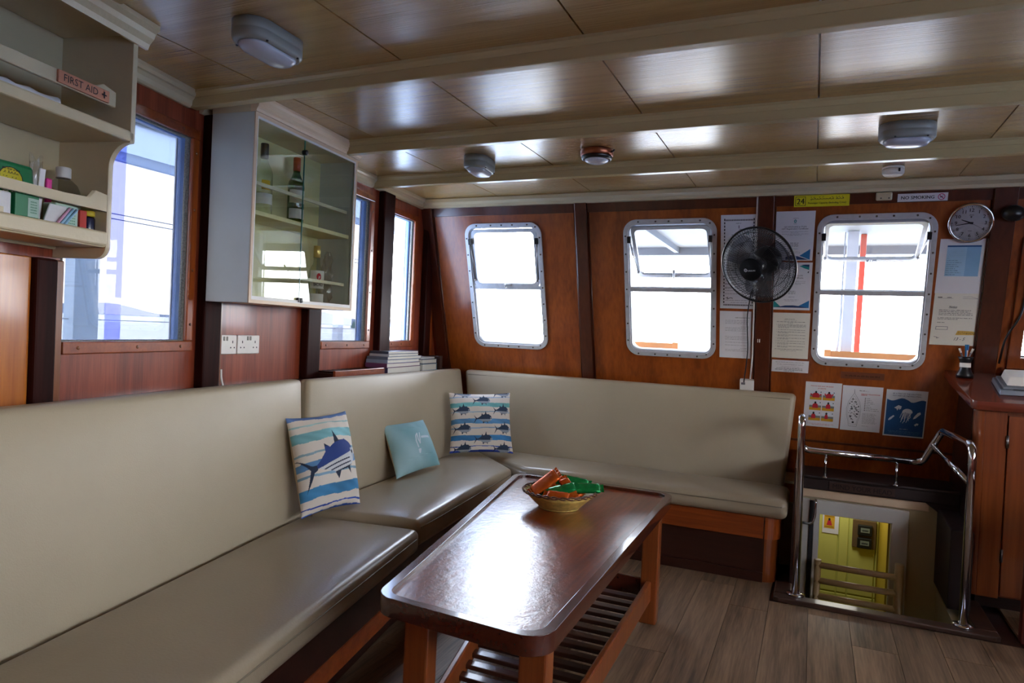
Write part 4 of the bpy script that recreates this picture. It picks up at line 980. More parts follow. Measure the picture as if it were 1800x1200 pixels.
p.line(hull+[hull[0]], .006, 'grey_ink'); p.line([(.31+(a-.31)*.84, .42+(b-.42)*.86) for a, b in hull[1:]]+[(.31, .78)], .004, 'grey_ink')
rg = random.Random(4)
for k in range(60):
    a, rr = rg.random()*6.28, rg.random()**.5; u, v = .31+.13*rr*math.cos(a), .48+.24*rr*math.sin(a); s = .008+.012*rg.random(); p.rect(u-s, u+s, v-s*.7, v+s*.7, 'grey_ink' if k % 3 else 'ink')
p.rect(.29, .34, .17, .21, 'ink'); p.text('EMERGENCY EVACUATION PLAN', .70, .83, .46, .026, 'red_ink', True); p.words(.47, .62, .80, .018, 'red_ink', 2); p.words(.42, .55, .895, .02, 'ink', 3); p.words(.56, .66, .895, .008, 'grey_ink', 3)
for k in range(8): p.rect(.57, .595, .735-.038*k, .752-.038*k, 'ink'); p.words(.62, .70+.04*(k % 4)+(.12 if k > 5 else 0), .738-.038*k, .01, 'ink', k)
for k in range(10): p.words(.54, .92, .40-.024*k, .009, 'grey_ink', 20+k, .2)
p.words(.54, .72, .12, .008, 'grey_ink', 40); p.build(t)
t, fr = sheet('poster', 'blue poster of a white jellyfish among plastic litter', 'poster', .388, .592, -.229, .055, 'poster_white', .003)
p = Print(fr)
top = [(1-.03, .03)]+[(.03+.94*(1-k/16), .80+.03*math.sin(k*.75+.6)+(.0 if k > 6 else -.02)) for k in range(17)]+[(.03, .03)]
p.poly(top[::-1], 'poster_blue')
p.text('BE A PART OF THE SOLUTION', .5, .925, .68, .028, 'navy_ink', False, 0, .2); p.text('NOT PART OF THE POLLUTION', .5, .88, .68, .028, 'navy_ink', False, 0, .2)
jc = (.55, .54); p.poly([(jc[0]+.125*math.cos(a)*1.0, jc[1]+.075*math.sin(a)) for a in [PI*k/14-.12 for k in range(15)]]+[(.43, .52), (.5, .535), (.6, .515), (.66, .525)], 'poster_white', 1)
for k in range(11):
    u = .43+.022*k; L = .12+.13*((k*5) % 7)/7; p.line([(u, .53), (u-.02+.012*math.sin(k), .53-L*.35), (u-.035+.02*math.sin(k*2), .53-L*.7), (u-.05+.02*math.sin(k*3), .53-L)], .012, 'poster_white', 1)
p.poly([(.22, .62), (.32, .68), (.40, .66), (.39, .61), (.35, .58), (.34, .62), (.30, .56), (.28, .60)], 'poster_white', 1); p.poly([(.10, .36), (.13, .40), (.22, .46), (.25, .44), (.16, .36), (.11, .34)], 'poster_white', 1)
p.poly([(.70, .40), (.76, .42), (.88, .52), (.86, .56), (.80, .54), (.72, .45)], 'poster_white', 1); p.poly([(.74, .28), (.80, .32), (.85, .31), (.83, .27), (.80, .28), (.78, .25)], 'poster_white', 1)
p.words(.40, .60, .165, .012, 'poster_white', 3); p.words(.12, .9, .115, .007, 'pale_blue', 4); p.words(.15, .88, .09, .007, 'pale_blue', 5); p.words(.15, .88, .06, .007, 'pale_blue', 6); p.build(t)
t, fr = sheet('wood_plate', 'small faded wooden name plate below the starboard window', 'sign', .150, .372, .106, .145, 'faded', 0, .006); 
p = Print(fr); p.words(.1, .9, .35, .3, 'front_dark', 3); p.build(t)

# ---- wall clock
t = thing('wall_clock', 'round white wall clock with chrome rim beside the pillar', 'clock', WF(.698, .985))
cc = WF(.698, .988, 0)
MB().lathe([(.098, 0), (.102, .02), (.100, .032), (.094, .036), (.089, .034), (.088, .022), (.088, .019)], cc, -WN, 56, xdir=EX, cap=False).build('rim', 'chrome', t)
MB().lathe([(.001, .020), (.090, .020)], cc, -WN, 48, xdir=EX).build('dial', 'paper', t)
fr = lambda u, v, d=0: WF(.698+u*.089, .988+v*.089, .0205+d)
p = Print(fr, .0006)
for k in range(12):
    a = PI/2-k*PI/6; p.text(str(k or 12), .72*math.cos(a), .72*math.sin(a), None, .19, 'ink', True)
for k in range(60):
    a = k*PI/30; r0 = .90 if k % 5 else .87; p.line([(r0*math.cos(a), r0*math.sin(a)), (.95*math.cos(a), .95*math.sin(a))], .012 if k % 5 else .03, 'ink')
p.words(-.1, .12, .42, .05, 'ink', 2); p.line([(0, .28), (.05, .36), (-.05, .36), (0, .28), (0, .40)], .02, 'ink'); p.rect(-.1, .1, -.47, -.45, 'ink'); p.build(t, 'numerals')
p = Print(fr, .004)
def hand(a, L, w, m, lay): p.poly([(-.12*math.cos(a)-w*math.sin(a), -.12*math.sin(a)+w*math.cos(a)), (-.12*math.cos(a)+w*math.sin(a), -.12*math.sin(a)-w*math.cos(a)), (L*math.cos(a)+w*.4*math.sin(a), L*math.sin(a)-w*.4*math.cos(a)), (L*math.cos(a)-w*.4*math.sin(a), L*math.sin(a)+w*.4*math.cos(a))], m, lay)
hand(PI/2-math.radians(9.72*30), .50, .045, 'ink', 0); hand(PI/2-math.radians(43.2*6), .74, .035, 'ink', 2); hand(PI/2-math.radians(20*6), .72, .010, 'ink', 4); p.disc(0, 0, .06, 'ink', lay=5); p.build(t, 'hands')
# ---- black sconce with its cable on the pillar
t = thing('camera_unit', 'small black oval unit with cable high on the pillar', 'electronics', WF(.868, 1.035, .022))
MB().lathe([(.012, 0), (.034, .004), (.040, .022), (.036, .05), (.022, .066), (.001, .07)], WF(.868, 1.035, .022), -WN, 24, 1.25, xdir=EX).build('housing', 'black', t)
MB().tube(bend([WF(.90, 1.035, .04), WF(.95, 1.02, .03), WF(.985, .95, .03), WF(.96, .5, .03), WF(.905, .40, .03), WF(.893, .25, .03)], .06), .005, 8).build('cable', 'black', t)

# ---- wall fan
FC = np.array([-.300, 3.955, 1.675]); FA = np.array([-.36, -.86, -.37]); FA /= np.linalg.norm(FA)       # hub centre, facing
t = thing('wall_fan', 'black wire guarded wall fan hanging between the front windows', 'fan', FC-FA*.1)
fu = np.cross(FA, [0, 0, 1]); fu /= np.linalg.norm(fu); fv = np.cross(fu, FA)
def guard(name, sgn, depth, hub, nw):
    m = MB()
    for k in range(nw):
        a0 = 2*PI*k/nw; pts = []
        for q in range(8):
            f = q/7; rr = hub+(.208-hub)*f; a = a0+.30*f*f; zz = depth*(1-f**3.2); pts.append(FC+FA*(sgn*zz)+(fu*math.cos(a)+fv*math.sin(a))*rr)
        m.tube(pts, .0013, 4)
    for rr in (.09, .15, .19):
        f = (rr-hub)/(.208-hub); zz = depth*(1-max(f, 0)**3.2)
        m.tube([FC+FA*(sgn*zz)+(fu*math.cos(a)+fv*math.sin(a))*rr for a in [2*PI*j/48 for j in range(48)]], .0016, 5, True)
    return m.build(name, 'blackwire', t)
guard('front_guard', 1, .085, .052, 120); guard('rear_guard', -1, .07, .06, 80)
MB().tube([FC+(fu*math.cos(a)+fv*math.sin(a))*.210 for a in [2*PI*j/64 for j in range(64)]], .006, 8, True).build('guard_rim', 'black', t)
MB().lathe([(.054, .072), (.062, .080), (.062, .092), (.057, .098), (.001, .101)], FC, FA, 32).build('badge', 'badge', t)
fr = lambda u, v, d=0: FC+FA*(.1008+d)-fu*u*.05+fv*v*.05
p = Print(fr, .0008); p.ring(-.42, .02, .13, .18, 'poster_white'); p.ring(-.42, .02, .05, .08, 'poster_white'); p.text('ORSUN', .22, -.05, .85, .16, 'poster_white', True); p.build(t, 'lettering')
m = MB()
for k in range(3):
    pts_f = []
    for s in (0, 1):
        row = []
        for q in range(7):
            f = q/6; rr = .035+.15*f; w0 = 2*PI*k/3+.25*f; w1 = w0+(.75+.45*math.sin(PI*f*.9)); row.append((rr, w0, w1))
        pts_f.append(row)
    grid = []
    for (rr, w0, w1) in pts_f[0]:
        grid.append([m.bm.verts.new(FC+FA*(.012-.04*(j/6))+(fu*math.cos(w0+(w1-w0)*j/6)+fv*math.sin(w0+(w1-w0)*j/6))*rr) for j in range(7)])
    for i in range(6):
        for j in range(6): m.bm.faces.new((grid[i][j], grid[i][j+1], grid[i+1][j+1], grid[i+1][j])).smooth = True
m.build('blade', 'blade', t)
MB().lathe([(.001, .045), (.03, .04), (.036, .02), (.036, -.03), (.02, -.035)], FC, FA, 24).build('hub', 'black', t)
MB().lathe([(.055, -.06), (.075, -.075), (.078, -.12), (.06, -.165), (.03, -.18), (.001, -.182)], FC, FA, 28).build('motor', 'black', t)
bk = WF(-.28, .76, .022)
MB().tube(bend([FC-FA*.15, FC-FA*.17+np.array([0, .02, -.06]), bk+np.array([0, -.08, .0]), bk], .03), .016, 10).build('bracket_arm', 'black', t)
wplate('wall_bracket', -.325, -.24, .68, .84, .022, .045, 'black', t, .006)
# conduit, socket box and cables beneath the fan
t = thing('conduit', 'white cable conduit running down beside the batten', 'cable', WF(-.328, .12))
MB().tube(bend([WF(-.329, 1.16, .012), WF(-.333, .6, .012), WF(-.336, .2, .012), WF(-.345, .068, .012)], .03), .005, 8).build('tube', 'white', t)
t = thing('fan_cable', 'dark cable hanging from the fan to the socket box', 'cable', WF(-.37, .07))
MB().tube(bend([WF(-.29, .74, .05), WF(-.35, .62, .03), WF(-.372, .45, .014), WF(-.366, .36, .02), WF(-.362, .25, .016), WF(-.372, .13, .014), WF(-.38, .05, .033)], .05), .0035, 8).build('flex', 'ink', t)
t = thing('socket_box', 'white surface socket box behind the front bench back', 'socket', WF(-.364, .0))
wplate('housing', -.404, -.322, -.055, .064, .0, .032, 'white', t, .005); wplate('switch', -.395, -.372, .035, .048, .032, .036, 'grey_ink', t, .001)
t = thing('cable_clip', 'pair of tiny white clips on the batten below the fan', 'clip', WF(-.31, .31, .022))
wplate('clip', -.309, -.304, .305, .325, .022, .028, 'white', t, .001); wplate('clip', -.299, -.294, .305, .325, .022, .028, 'white', t, .001)

# ---- sockets on the side wall
def wall_socket(label, y0, y1, z0, z1, pins, sw):
    t = thing('wall_socket', label, 'socket', L2((y0+y1)/2, z0), 'white sockets on the side wall')
    lboard(L2, y0, y1, z0, z1, .0005, .011, 'white', t, 'face_plate', .004)
    m = MB()
    for c in pins:
        lb_ = lambda a, b, e, f: m.hexa([L2(a, e, .0105), L2(a, e, .0113), L2(b, e, .0113), L2(b, e, .0105)], [L2(a, f, .0105), L2(a, f, .0113), L2(b, f, .0113), L2(b, f, .0105)])
        yc, zc = c; lb_(yc-.0025, yc+.0025, zc+.008, zc+.019); lb_(yc-.014, yc-.008, zc-.014, zc-.008); lb_(yc+.008, yc+.014, zc-.014, zc-.008)
    m.build('pin_holes', 'ink', t)
    for (yc, zc) in sw: lboard(L2, yc-.005, yc+.005, zc-.009, zc+.009, .011, .0145, 'lampgrey', t, 'rocker', .002)
wall_socket('single white wall socket next to the brown post', 2.152, 2.248, 1.098, 1.182, [(2.222, 1.138)], [(2.168, 1.166), (2.186, 1.166)])
wall_socket('double white wall socket right of the single one', 2.254, 2.400, 1.098, 1.182, [(2.285, 1.138), (2.369, 1.138)], [(2.318, 1.168), (2.336, 1.168)])
tag(MB().tube(bend([L2(2.155, 1.035, .012), L2(2.152, 1.0, .016), L2(2.165, .95, .02), L2(2.185, .91, .02)], .03), .005, 8).build('white_cable', 'white'), 'short white cable below the single wall socket', 'cable')

# ================================================================== open shelf unit on the side wall
YE = 1.366
t = thing('wall_shelf', 'cream painted open wall shelf with guard rails and a first aid plate', 'shelf', L1(YE, 1.44))
def shx(y0, y1, d0, d1, z0, z1, mat, nm, bev=.004, par=None): return lboard(L1, y0, y1, z0, z1, d0, d1, mat, par or t, nm, bev)
Y0 = .30
# side panel with its curved front
prof = [(.0, 1.415), (.15, 1.415)]+[(.15+.04*math.sin(a), 1.455-.04*math.cos(a)) for a in [PI/2*k/6 for k in range(1, 7)]]+[(.19, 1.69)]+[(.26-.07*math.cos(a), 1.69+.075*math.sin(a)) for a in [PI/2*k/8 for k in range(1, 9)]]+[(.262, 1.77), (.262, 2.10), (.0, 2.10)]
me = holed(prof, [], .018, lambda u, v, d: L1(YE-d, v, u)); me.materials.clear(); me.materials.append(M['cream']); link('side_panel', me, t, .003)
me = holed(prof, [], .018, lambda u, v, d: L1(Y0-d, v, u)); me.materials.clear(); me.materials.append(M['cream']); link('side_panel', me, t, .003)
shx(Y0, YE-.018, .0005, .012, 1.44, 2.10, 'shelf_in', 'back_panel', .0)
shx(Y0, YE-.0005, .012, .262, 2.085, 2.105, 'cream', 'top_board'); shx(Y0, YE-.0005, .012, .262, 1.768, 1.800, 'cream', 'shelf_board', .006); shx(Y0, YE-.018, .012, .19, 1.448, 1.468, 'cream', 'shelf_board')
shx(Y0, YE-.018, .172, .196, 1.452, 1.496, 'cream', 'front_lip', .006)
pr = [(Y0, 1.557), (1.275, 1.557), (1.347, 1.557), (1.347, 1.607), (1.305, 1.612), (1.285, 1.588), (1.2, 1.584), (Y0, 1.590)]
me = holed(pr, [], .014, lambda u, v, d: L1(u, v, .176+d)); me.materials.clear(); me.materials.append(M['cream']); link('guard_rail', me, t, .003)
pr = [(Y0, 1.858), (1.318, 1.858), (1.318, 1.902), (1.27, 1.912), (1.25, 1.900), (1.23, 1.896), (Y0, 1.890)]
me = holed(pr, [], .014, lambda u, v, d: L1(u, v, .222+d)); me.materials.clear(); me.materials.append(M['cream']); link('guard_rail', me, t, .003)
sg = shx(1.115, 1.285, .236, .244, 1.860, 1.894, 'red_wood', 'sign_plate', .002)
p = Print(lambda u, v, d: L1(1.115+.17*u, 1.860+.034*v, .244+d)); p.text('FIRST AID', .42, .5, .66, .56, 'ink'); p.rect(.83, .93, .44, .56, 'ink'); p.rect(.865, .895, .22, .78, 'ink'); p.build(sg, 'lettering')
m = MB(); n3 = np.array([N1[0], N1[1], 0])
cp = [(.262, 2.06), (.270, 2.06), (.276, 2.075), (.290, 2.09), (.296, 2.105), (.310, 2.115), (.310, CEIL-.001), (.20, CEIL-.001), (.20, 2.106), (.262, 2.106)]
m.prism([L1(Y0, z, d) for d, z in cp], L1(YE+.03, 0)-L1(Y0, 0)); m.build('cornice', 'cream', t)
# ---- what stands on it
M['clear_bag'] = glass('clear_plastic_film', (.90, .91, .93), gloss=2.2, rough=.12, ior=1.55); M['clear_bottle'] = glass('clear_bottle_plastic', (.76, .78, .80), gloss=1.6, ior=1.5)
M['green_pack'] = plain('green_pouch', (20, 122, 74), rough=.4); M['yellow_print'] = plain('yellow_oval_print', (206, 190, 40), rough=.5); M['pink'] = plain('hot_pink_plastic', (232, 40, 150), rough=.4); M['orange_p'] = plain('orange_plastic', (236, 128, 36), rough=.4)
M['mint'] = plain('mint_carton', (176, 206, 190), rough=.6); M['redbox'] = plain('red_carton', (196, 60, 48), rough=.6); M['navyjar'] = plain('navy_jar', (26, 32, 62), rough=.2); M['yellow_lid'] = plain('yellow_lid', (214, 196, 50), rough=.4)
M['zip'] = plain('pink_zip', (214, 160, 190), rough=.4); M['bluestrip'] = plain('pale_blue_zip', (150, 196, 220), rough=.4); M['whitebag'] = plain('white_plastic_bag', (222, 222, 224), rough=.4, bump=.4, bs=30)
ZS = 1.4685
GR = 'first aid things on the wall shelf'
def sp(y, d, z): return L1(y, z, d)
# bottle
t = thing('plastic_bottle', 'clear round shouldered bottle with white cap on the wall shelf', 'bottle', sp(1.293, .087, ZS), GR)
c = sp(1.293, .087, ZS)
MB().lathe([(.001, .001), (.042, .001), (.046, .01), (.046, .125), (.044, .140), (.037, .157), (.025, .169), (.016, .175), (.015, .184), (.001, .185)], c, seg=28).build('bottle_body', 'clear_bottle', t)
MB().lathe([(.019, .176), (.020, .178), (.020, .205), (.018, .208), (.001, .208)], c, seg=24).build('cap', 'white', t)
MB().lathe([(.0465, .02), (.0468, .021), (.0468, .10), (.0465, .101)], c, seg=28, cap=False).build('paper_label', 'mint', t)
t = tag(MB().lathe([(.011, 0), (.0125, .005), (.0125, .14), (.011, .15), (.001, .151)], sp(1.31, .026, ZS), seg=20).build('pill_tube', 'orange_p'), 'orange tube standing behind the clear bottle', 'tube', GR)
# green pouch
def slab(nm, parent, mat, y0, y1, z0, z1, d0, d1, lean=0.0, bev=.004, roll=0.0):
    q = lambda y, z, d: sp(y+roll*(z-z0), d-lean*(z-z0), z)
    return MB().hexa([q(y0, z0, d0), q(y0, z0, d1), q(y1, z0, d1), q(y1, z0, d0)], [q(y0, z1, d0), q(y0, z1, d1), q(y1, z1, d1), q(y1, z1, d0)]).build(nm, mat, parent, bev)
t = thing('wipes_pouch', 'green pouch with yellow oval emblem leaning on the wall shelf', 'pouch', sp(1.13, .13, ZS), GR)
b = slab('pouch_body', t, 'green_pack', 1.015, 1.165, ZS, 1.645, .11, .14, .1, .010)
p = Print(lambda u, v, d: sp(1.015+.15*u, .14-.1*(.175*v)+d+.0005, ZS+.177*v))
p.disc(.52, .74, .16, 'yellow_print', 1.35); p.ring(.52, .74, .155, .17, 'ink', 1.35); p.script(.38, .66, .79, .08, 'ink', 3, .8); p.script(.36, .70, .68, .08, 'ink', 4, .8); p.words(.36, .70, .86, .03, 'ink', 5); p.script(.35, .8, .50, .10, 'poster_white', 5, .7); p.build(t)
t = thing('tissue_pack', 'slim white sachet beside the green pouch', 'sachet', sp(1.20, .15, ZS), GR); slab('sachet', t, 'whitebag', 1.14, 1.158, ZS, 1.64, .146, .152, -.05, .002, .05)
def bag(label, y0, y1, z1, d0, d1, seed, mat='clear_bag', open_top=True):
    rg = random.Random(seed); t = thing('plastic_bag', label, 'bag', sp((y0+y1)/2, (d0+d1)/2, ZS), GR); m = MB(); nu, nv = 16, 10; G = []
    for j in range(nv+1):
        v = j/nv; row = []
        for i in range(nu):
            a = 2*PI*i/nu; fl = 1+(.45*v*v if open_top else -.8*v**3); w = (y1-y0)/2*fl*(1+.12*math.sin(a*3+seed+v*4)); dd = (d1-d0)/2*(1-.6*v)*(1+.25*math.sin(a*4+seed*2+v*6))
            row.append(m.bm.verts.new(Vector(sp((y0+y1)/2+w*math.cos(a), (d0+d1)/2+dd*math.sin(a), ZS+.001+(z1-ZS)*v*(1+.06*math.sin(a*2+seed))))))
        G.append(row)
    for A, B in zip(G[:-1], G[1:]):
        for i in range(nu): m.bm.faces.new((A[i], A[(i+1) % nu], B[(i+1) % nu], B[i])).smooth = True
    m.bm.faces.new(G[0]); m.build('film', mat, t); return t
bag('clear plastic bag with flared top between pouch and bottle', 1.203, 1.232, 1.685, .05, .09, 2)
t = tag(slab('pink_case', None, 'pink', 1.210, 1.229, ZS, 1.628, .108, .118, 0, .005), 'hot pink case standing by the clear bottle', 'case', GR)
bag('crumpled clear bag at the left end of the lower shelf', .96, 1.04, 1.65, .09, .165, 5)
t = thing('white_sachet', 'white sachet at the left end of the wall shelf', 'sachet', sp(1.05, .165, ZS), GR); slab('sachet', t, 'whitebag', 1.0, 1.062, ZS, 1.555, .155, .168, 0, .005); slab('panel', t, 'cream', 1.005, 1.04, ZS+.01, ZS+.045, .168, .1685, 0, 0)
t = thing('ointment_carton', 'green and white carton with navy foot on the wall shelf', 'carton', sp(1.105, .16, ZS), GR)
slab('carton_body', t, 'green_pack', 1.072, 1.142, ZS+.03, 1.558, .148, .168, 0, .002); slab('carton_foot', t, 'navyjar', 1.072, 1.142, ZS, ZS+.03, .148, .168, 0, .002); slab('label_panel', t, 'mint', 1.108, 1.140, ZS+.032, 1.55, .168, .1686, 0, 0)
p = Print(lambda u, v, d: sp(1.108+.032*u, .1686+d, ZS+.032+.055*v)); 
for k in range(5): p.words(.2, .8, .7-.13*k, .07, 'green_pack', k)
p.build(t)
t = thing('zip_bag', 'slanting zip bag with pink and blue seal on the wall shelf', 'bag', sp(1.2, .16, ZS), GR)
slab('bag_body', t, 'whitebag', 1.145, 1.20, ZS, 1.548, .1655, .171, .0, .002, .35)
m = MB()
for o, mt in ((0, 'zip'), (.012, 'bluestrip'), (.024, 'bluestrip')):
    a = sp(1.175+o, .1755, ZS+.006); b = sp(1.232+o, .1755, 1.545); m.tube([a, np.array(a)*.5+np.array(b)*.5+np.array([.002, 0, .002]), b], .004, 6, m=mt)
m.build('zip_seal', 'zip', t)
t = thing('medicine_carton', 'mint green carton with barcode on the wall shelf', 'carton', sp(1.25, .15, ZS), GR); slab('carton_body', t, 'mint', 1.195, 1.272, ZS, 1.556, .12, .165, 0, .004)
p = Print(lambda u, v, d: sp(1.195+.077*u, .165+d, ZS+.088*v)); 
for k in range(14): p.rect(.50+.027*k, .50+.027*k+(.008+.012*((k*7) % 3)/2), .14, .30, 'ink')
for k in range(5): p.words(.5, .85, .75-.09*k, .04, 'green_pack', k)
p.build(t)
t = tag(slab('red_carton', None, 'redbox', 1.278, 1.302, ZS, 1.55, .12, .165, 0, .002), 'narrow red carton between the mint carton and the navy jar', 'carton', GR)
t = thing('ointment_jar', 'navy blue jar with yellow lid at the end of the wall shelf', 'jar', sp(1.326, .145, ZS), GR)
c = sp(1.327, .145, ZS); MB().lathe([(.001, .001), (.016, .001), (.0185, .006), (.0185, .062), (.016, .068), (.001, .069)], c, seg=24).build('jar_body', 'navyjar', t); MB().lathe([(.0165, .0695), (.0175, .070), (.0175, .084), (.016, .086), (.001, .086)], c, seg=24).build('lid', 'yellow_lid', t)
t = thing('rolled_bag', 'rolled grey plastic bag lying on the upper shelf', 'bag', sp(.95, .15, 1.80), GR)
MB().tube([sp(.70+.03*k, .17+.004*math.sin(k*2), 1.822+.002*math.sin(k*1.7)) for k in range(17)], [.012+.007*abs(math.sin(k*1.3)) for k in range(17)], 10).build('roll', 'whitebag', t)

# ================================================================== glass fronted cabinet
A0, B0 = np.array([-2.036, 2.026]), np.array([-2.113, 2.778]); CD = (B0-A0)/np.linalg.norm(B0-A0); CN = np.array([CD[1], -CD[0]]); CL = float(np.linalg.norm(B0-A0))
def cb(s, d, z): q = A0+CD*s+CN*d; return np.array([q[0], q[1], z])      # along the front, out of the front, height
t = thing('display_cabinet', 'cream wall cabinet with two glass doors holding bottles', 'cabinet', cb(CL/2, -.12, 1.318))
def cx(s0, s1, d0, d1, z0, z1, mat, nm, bev=.002, par=None):
    return MB().hexa([cb(s0, d0, z0), cb(s1, d0, z0), cb(s1, d1, z0), cb(s0, d1, z0)], [cb(s0, d0, z1), cb(s1, d0, z1), cb(s1, d1, z1), cb(s0, d1, z1)]).build(nm, mat, par or t, bev)
ZC0, ZC1 = 1.318, 2.066; DB = -.203
cx(0, .016, DB, -.0, ZC0, ZC1, 'cab_grey', 'side_panel'); cx(CL-.016, CL, DB, 0, ZC0, ZC1, 'cab_grey', 'side_panel')
cx(.016, CL-.016, DB, -.0, ZC0, ZC0+.016, 'peach', 'bottom_board'); cx(.016, CL-.016, DB, -.0, ZC1-.016, ZC1, 'cream', 'top_board'); cx(.016, CL-.016, DB, DB+.008, ZC0+.016, ZC1-.016, 'cab_in', 'back_panel', 0)
fl = lambda u, v, d: cb(u, d, v)
holed_obj('face_frame', rrect(0, CL, ZC0, ZC1, .002, 1), [rrect(.013, CL-.013, ZC0+.014, ZC1-.014, .002, 1)], .006, lambda u, v, d: cb(u, d-.0, v), 'peach', t)
holed_obj('glass_track', rrect(.013, CL-.013, ZC0+.014, ZC1-.014, .002, 1), [rrect(.019, CL-.019, ZC0+.028, ZC1-.022, .002, 1)], .008, lambda u, v, d: cb(u, d-.003, v), 'white', t)
SM = .338
for nm, s0, s1, d in (('left', .017, SM, -.004), ('right', SM+.001, CL-.017, -.004)):
    dr = cx(s0, s1, d-.005, d, ZC0+.026, ZC1-.02, 'cab_glass', 'glass_door', 0)
cx(SM-.0015, SM+.0015, -.0085, -.0035, ZC0+.026, ZC1-.02, 'glass_edge', 'glass_edge', 0)
for z, nm in ((1.992, 'latch'), (1.346, 'latch')):
    m = MB(); m.lathe([(.001, -.012), (.012, -.012), (.012, -.004), (.011, .008), (.006, .010), (.001, .010)], cb(SM, .0, z), (CN[0], CN[1], 0), 18)
    if z < 1.5: m.hexa([cb(SM-.02, -.002, z-.009), cb(SM+.012, -.002, z-.009), cb(SM+.012, .008, z-.009), cb(SM-.02, .008, z-.009)], [cb(SM-.02, -.002, z+.011), cb(SM+.012, -.002, z+.011), cb(SM+.012, .008, z+.011), cb(SM-.02, .008, z+.011)])
    m.build(nm, 'black', t)
cx(.018, CL-.018, DB+.01, -.016, 1.672, 1.690, 'cab_in', 'shelf_board')
cx(.018, CL-.03, -.034, -.024, 1.793, 1.808, 'shelf_glass', 'bottle_rail'); cx(SM-.03, CL-.03, -.034, -.024, 1.437, 1.452, 'shelf_glass', 'bottle_rail')
m = MB(); cp = [(.0, 2.068), (.007, 2.068), (.010, 2.078), (.016, 2.084), (.018, 2.096), (.027, 2.108), (.030, 2.118), (.030, CEIL-.001), (-.02, CEIL-.001), (-.02, ZC1), (0, ZC1)]
m.prism([cb(.0, d, z) for d, z in cp], cb(CL+.02, 0, 0)-cb(.0, 0, 0)); m.build('cornice', 'peach', t)
cx(.0, CL, DB, -.02, ZC1, CEIL-.001, 'cream', 'top_filler', 0)
# bottles
M['g_clear'] = glass('clear_bottle_glass', (.86, .90, .84), gloss=1.8); M['g_green'] = glass('green_bottle_glass', (.16, .34, .10), gloss=1.8); M['capblack'] = plain('black_capsule', (34, 34, 40), rough=.35); M['capred'] = plain('red_capsule', (206, 84, 44), rough=.35); M['gold'] = plain('gold_cap', (206, 182, 110), rough=.3, metal=.6); M['label'] = plain('bottle_paper_label', (222, 220, 216), rough=.7); M['label_y'] = plain('yellow_bottle_label', (240, 196, 30), rough=.6); M['liquid'] = glass('pale_spirit', (.95, .94, .90), gloss=1.0)
def bottle(label, s, d, z, H, R, mat, cap, labs, prof=None):
    c = cb(s, d, z); t = thing('bottle', label, 'bottle', c, 'bottles in the glass cabinet')
    pr = prof or [(.001, .001), (R*.9, .001), (R, .006), (R, H*.58), (R*.93, H*.64), (R*.6, H*.71), (.016, H*.77), (.0145, H*.97), (.001, H*.971)]
    MB().lathe(pr, c, seg=32).build('bottle_body', mat, t)
    MB().lathe([(.0155, H*.80), (.0165, H*.805), (.0165, H-.002), (.0155, H), (.001, H)], c, seg=24).build('capsule', cap, t)
    fd = Vector((CN[0]+.15, CN[1]-.75, 0)).normalized(); sd = fd.cross(Vector((0, 0, 1)))
    for (z0, z1, mt) in labs:
        m = MB(); row = []
        for k in range(13):
            a = (-1.15+2.3*k/12)*(.42 if mt == 'label_y' else 1); q = Vector(c)+(fd*math.cos(a)+sd*math.sin(a))*(R+.0006); row.append((m.bm.verts.new(q+Vector((0, 0, z0))), m.bm.verts.new(q+Vector((0, 0, z1)))))
        for A, B in zip(row[:-1], row[1:]): m.bm.faces.new((A[0], B[0], B[1], A[1])).smooth = True
        m.build('paper_label', mt, t)
    return t, c, fd, sd
bottle('clear wine bottle with black capsule and yellow label in the cabinet', .225, -.125, 1.6905, .315, .037, 'g_clear', 'capblack', [(.115, .155, 'label_y'), (.055, .10, 'label')])
bottle('green wine bottle with orange red capsule in the cabinet', .445, -.12, 1.6905, .31, .037, 'g_green', 'capred', [(.10, .16, 'label'), (.03, .075, 'label')])
t, c, fd, sd = bottle('white rum bottle with gold cap on the cabinet floor', .60, -.10, ZC0+.0165, .285, .036, 'g_clear', 'gold', [(.08, .165, 'label'), (.015, .055, 'label')], [(.001, .001), (.033, .001), (.036, .006), (.036, .15), (.030, .175), (.018, .195), (.015, .21), (.015, .27), (.001, .271)])
def frl(u, v, d): a = (u-.5)*1.5; q = Vector(c)+(fd*math.cos(a)-sd*math.sin(a)*-1)*(.0366+d) if False else Vector(c)+(fd*math.cos(a)+sd*math.sin(a)*-1*-1)*(.0366+d); return q+Vector((0, 0, .08+.085*v))
_sgn = 1 if sd.dot(Vector((1, 0, 0))) > 0 else -1
def frl(u, v, d): a = (u-.5)*1.9*_sgn; q = Vector(c)+(fd*math.cos(a)+sd*math.sin(a))*(.0368+d); return q+Vector((0, 0, .08+.085*v))
p = Print(frl, .0004); p.disc(.5, .66, .2, 'jacket', .8); p.text('BACARDI', .5, .22, .66, .18, 'ink', True); p.build(t)
t = thing('crumpled_bag', 'crumpled clear plastic wrap in the lower right of the cabinet', 'bag', cb(.70, -.12, ZC0+.017))
m = MB(); G = []
for j in range(13):
    row = []
    for i in range(18):
        a = 2*PI*i/18; v = j/12; rr = (.024*(1-v)**.5+.010)*(1+.3*math.sin(a*3+j*1.7)+.22*math.sin(a*5-j*2.3)); row.append(m.bm.verts.new(Vector(cb(min(.735, .68+.03*v+rr*math.cos(a)), -.11+rr*math.sin(a), ZC0+.0175+.27*v))))
    G.append(row)
for A, B in zip(G[:-1], G[1:]):
    for i in range(18): m.bm.faces.new((A[i], A[(i+1) % 18], B[(i+1) % 18], B[i]))
m.build('film', 'clear_bag', t)

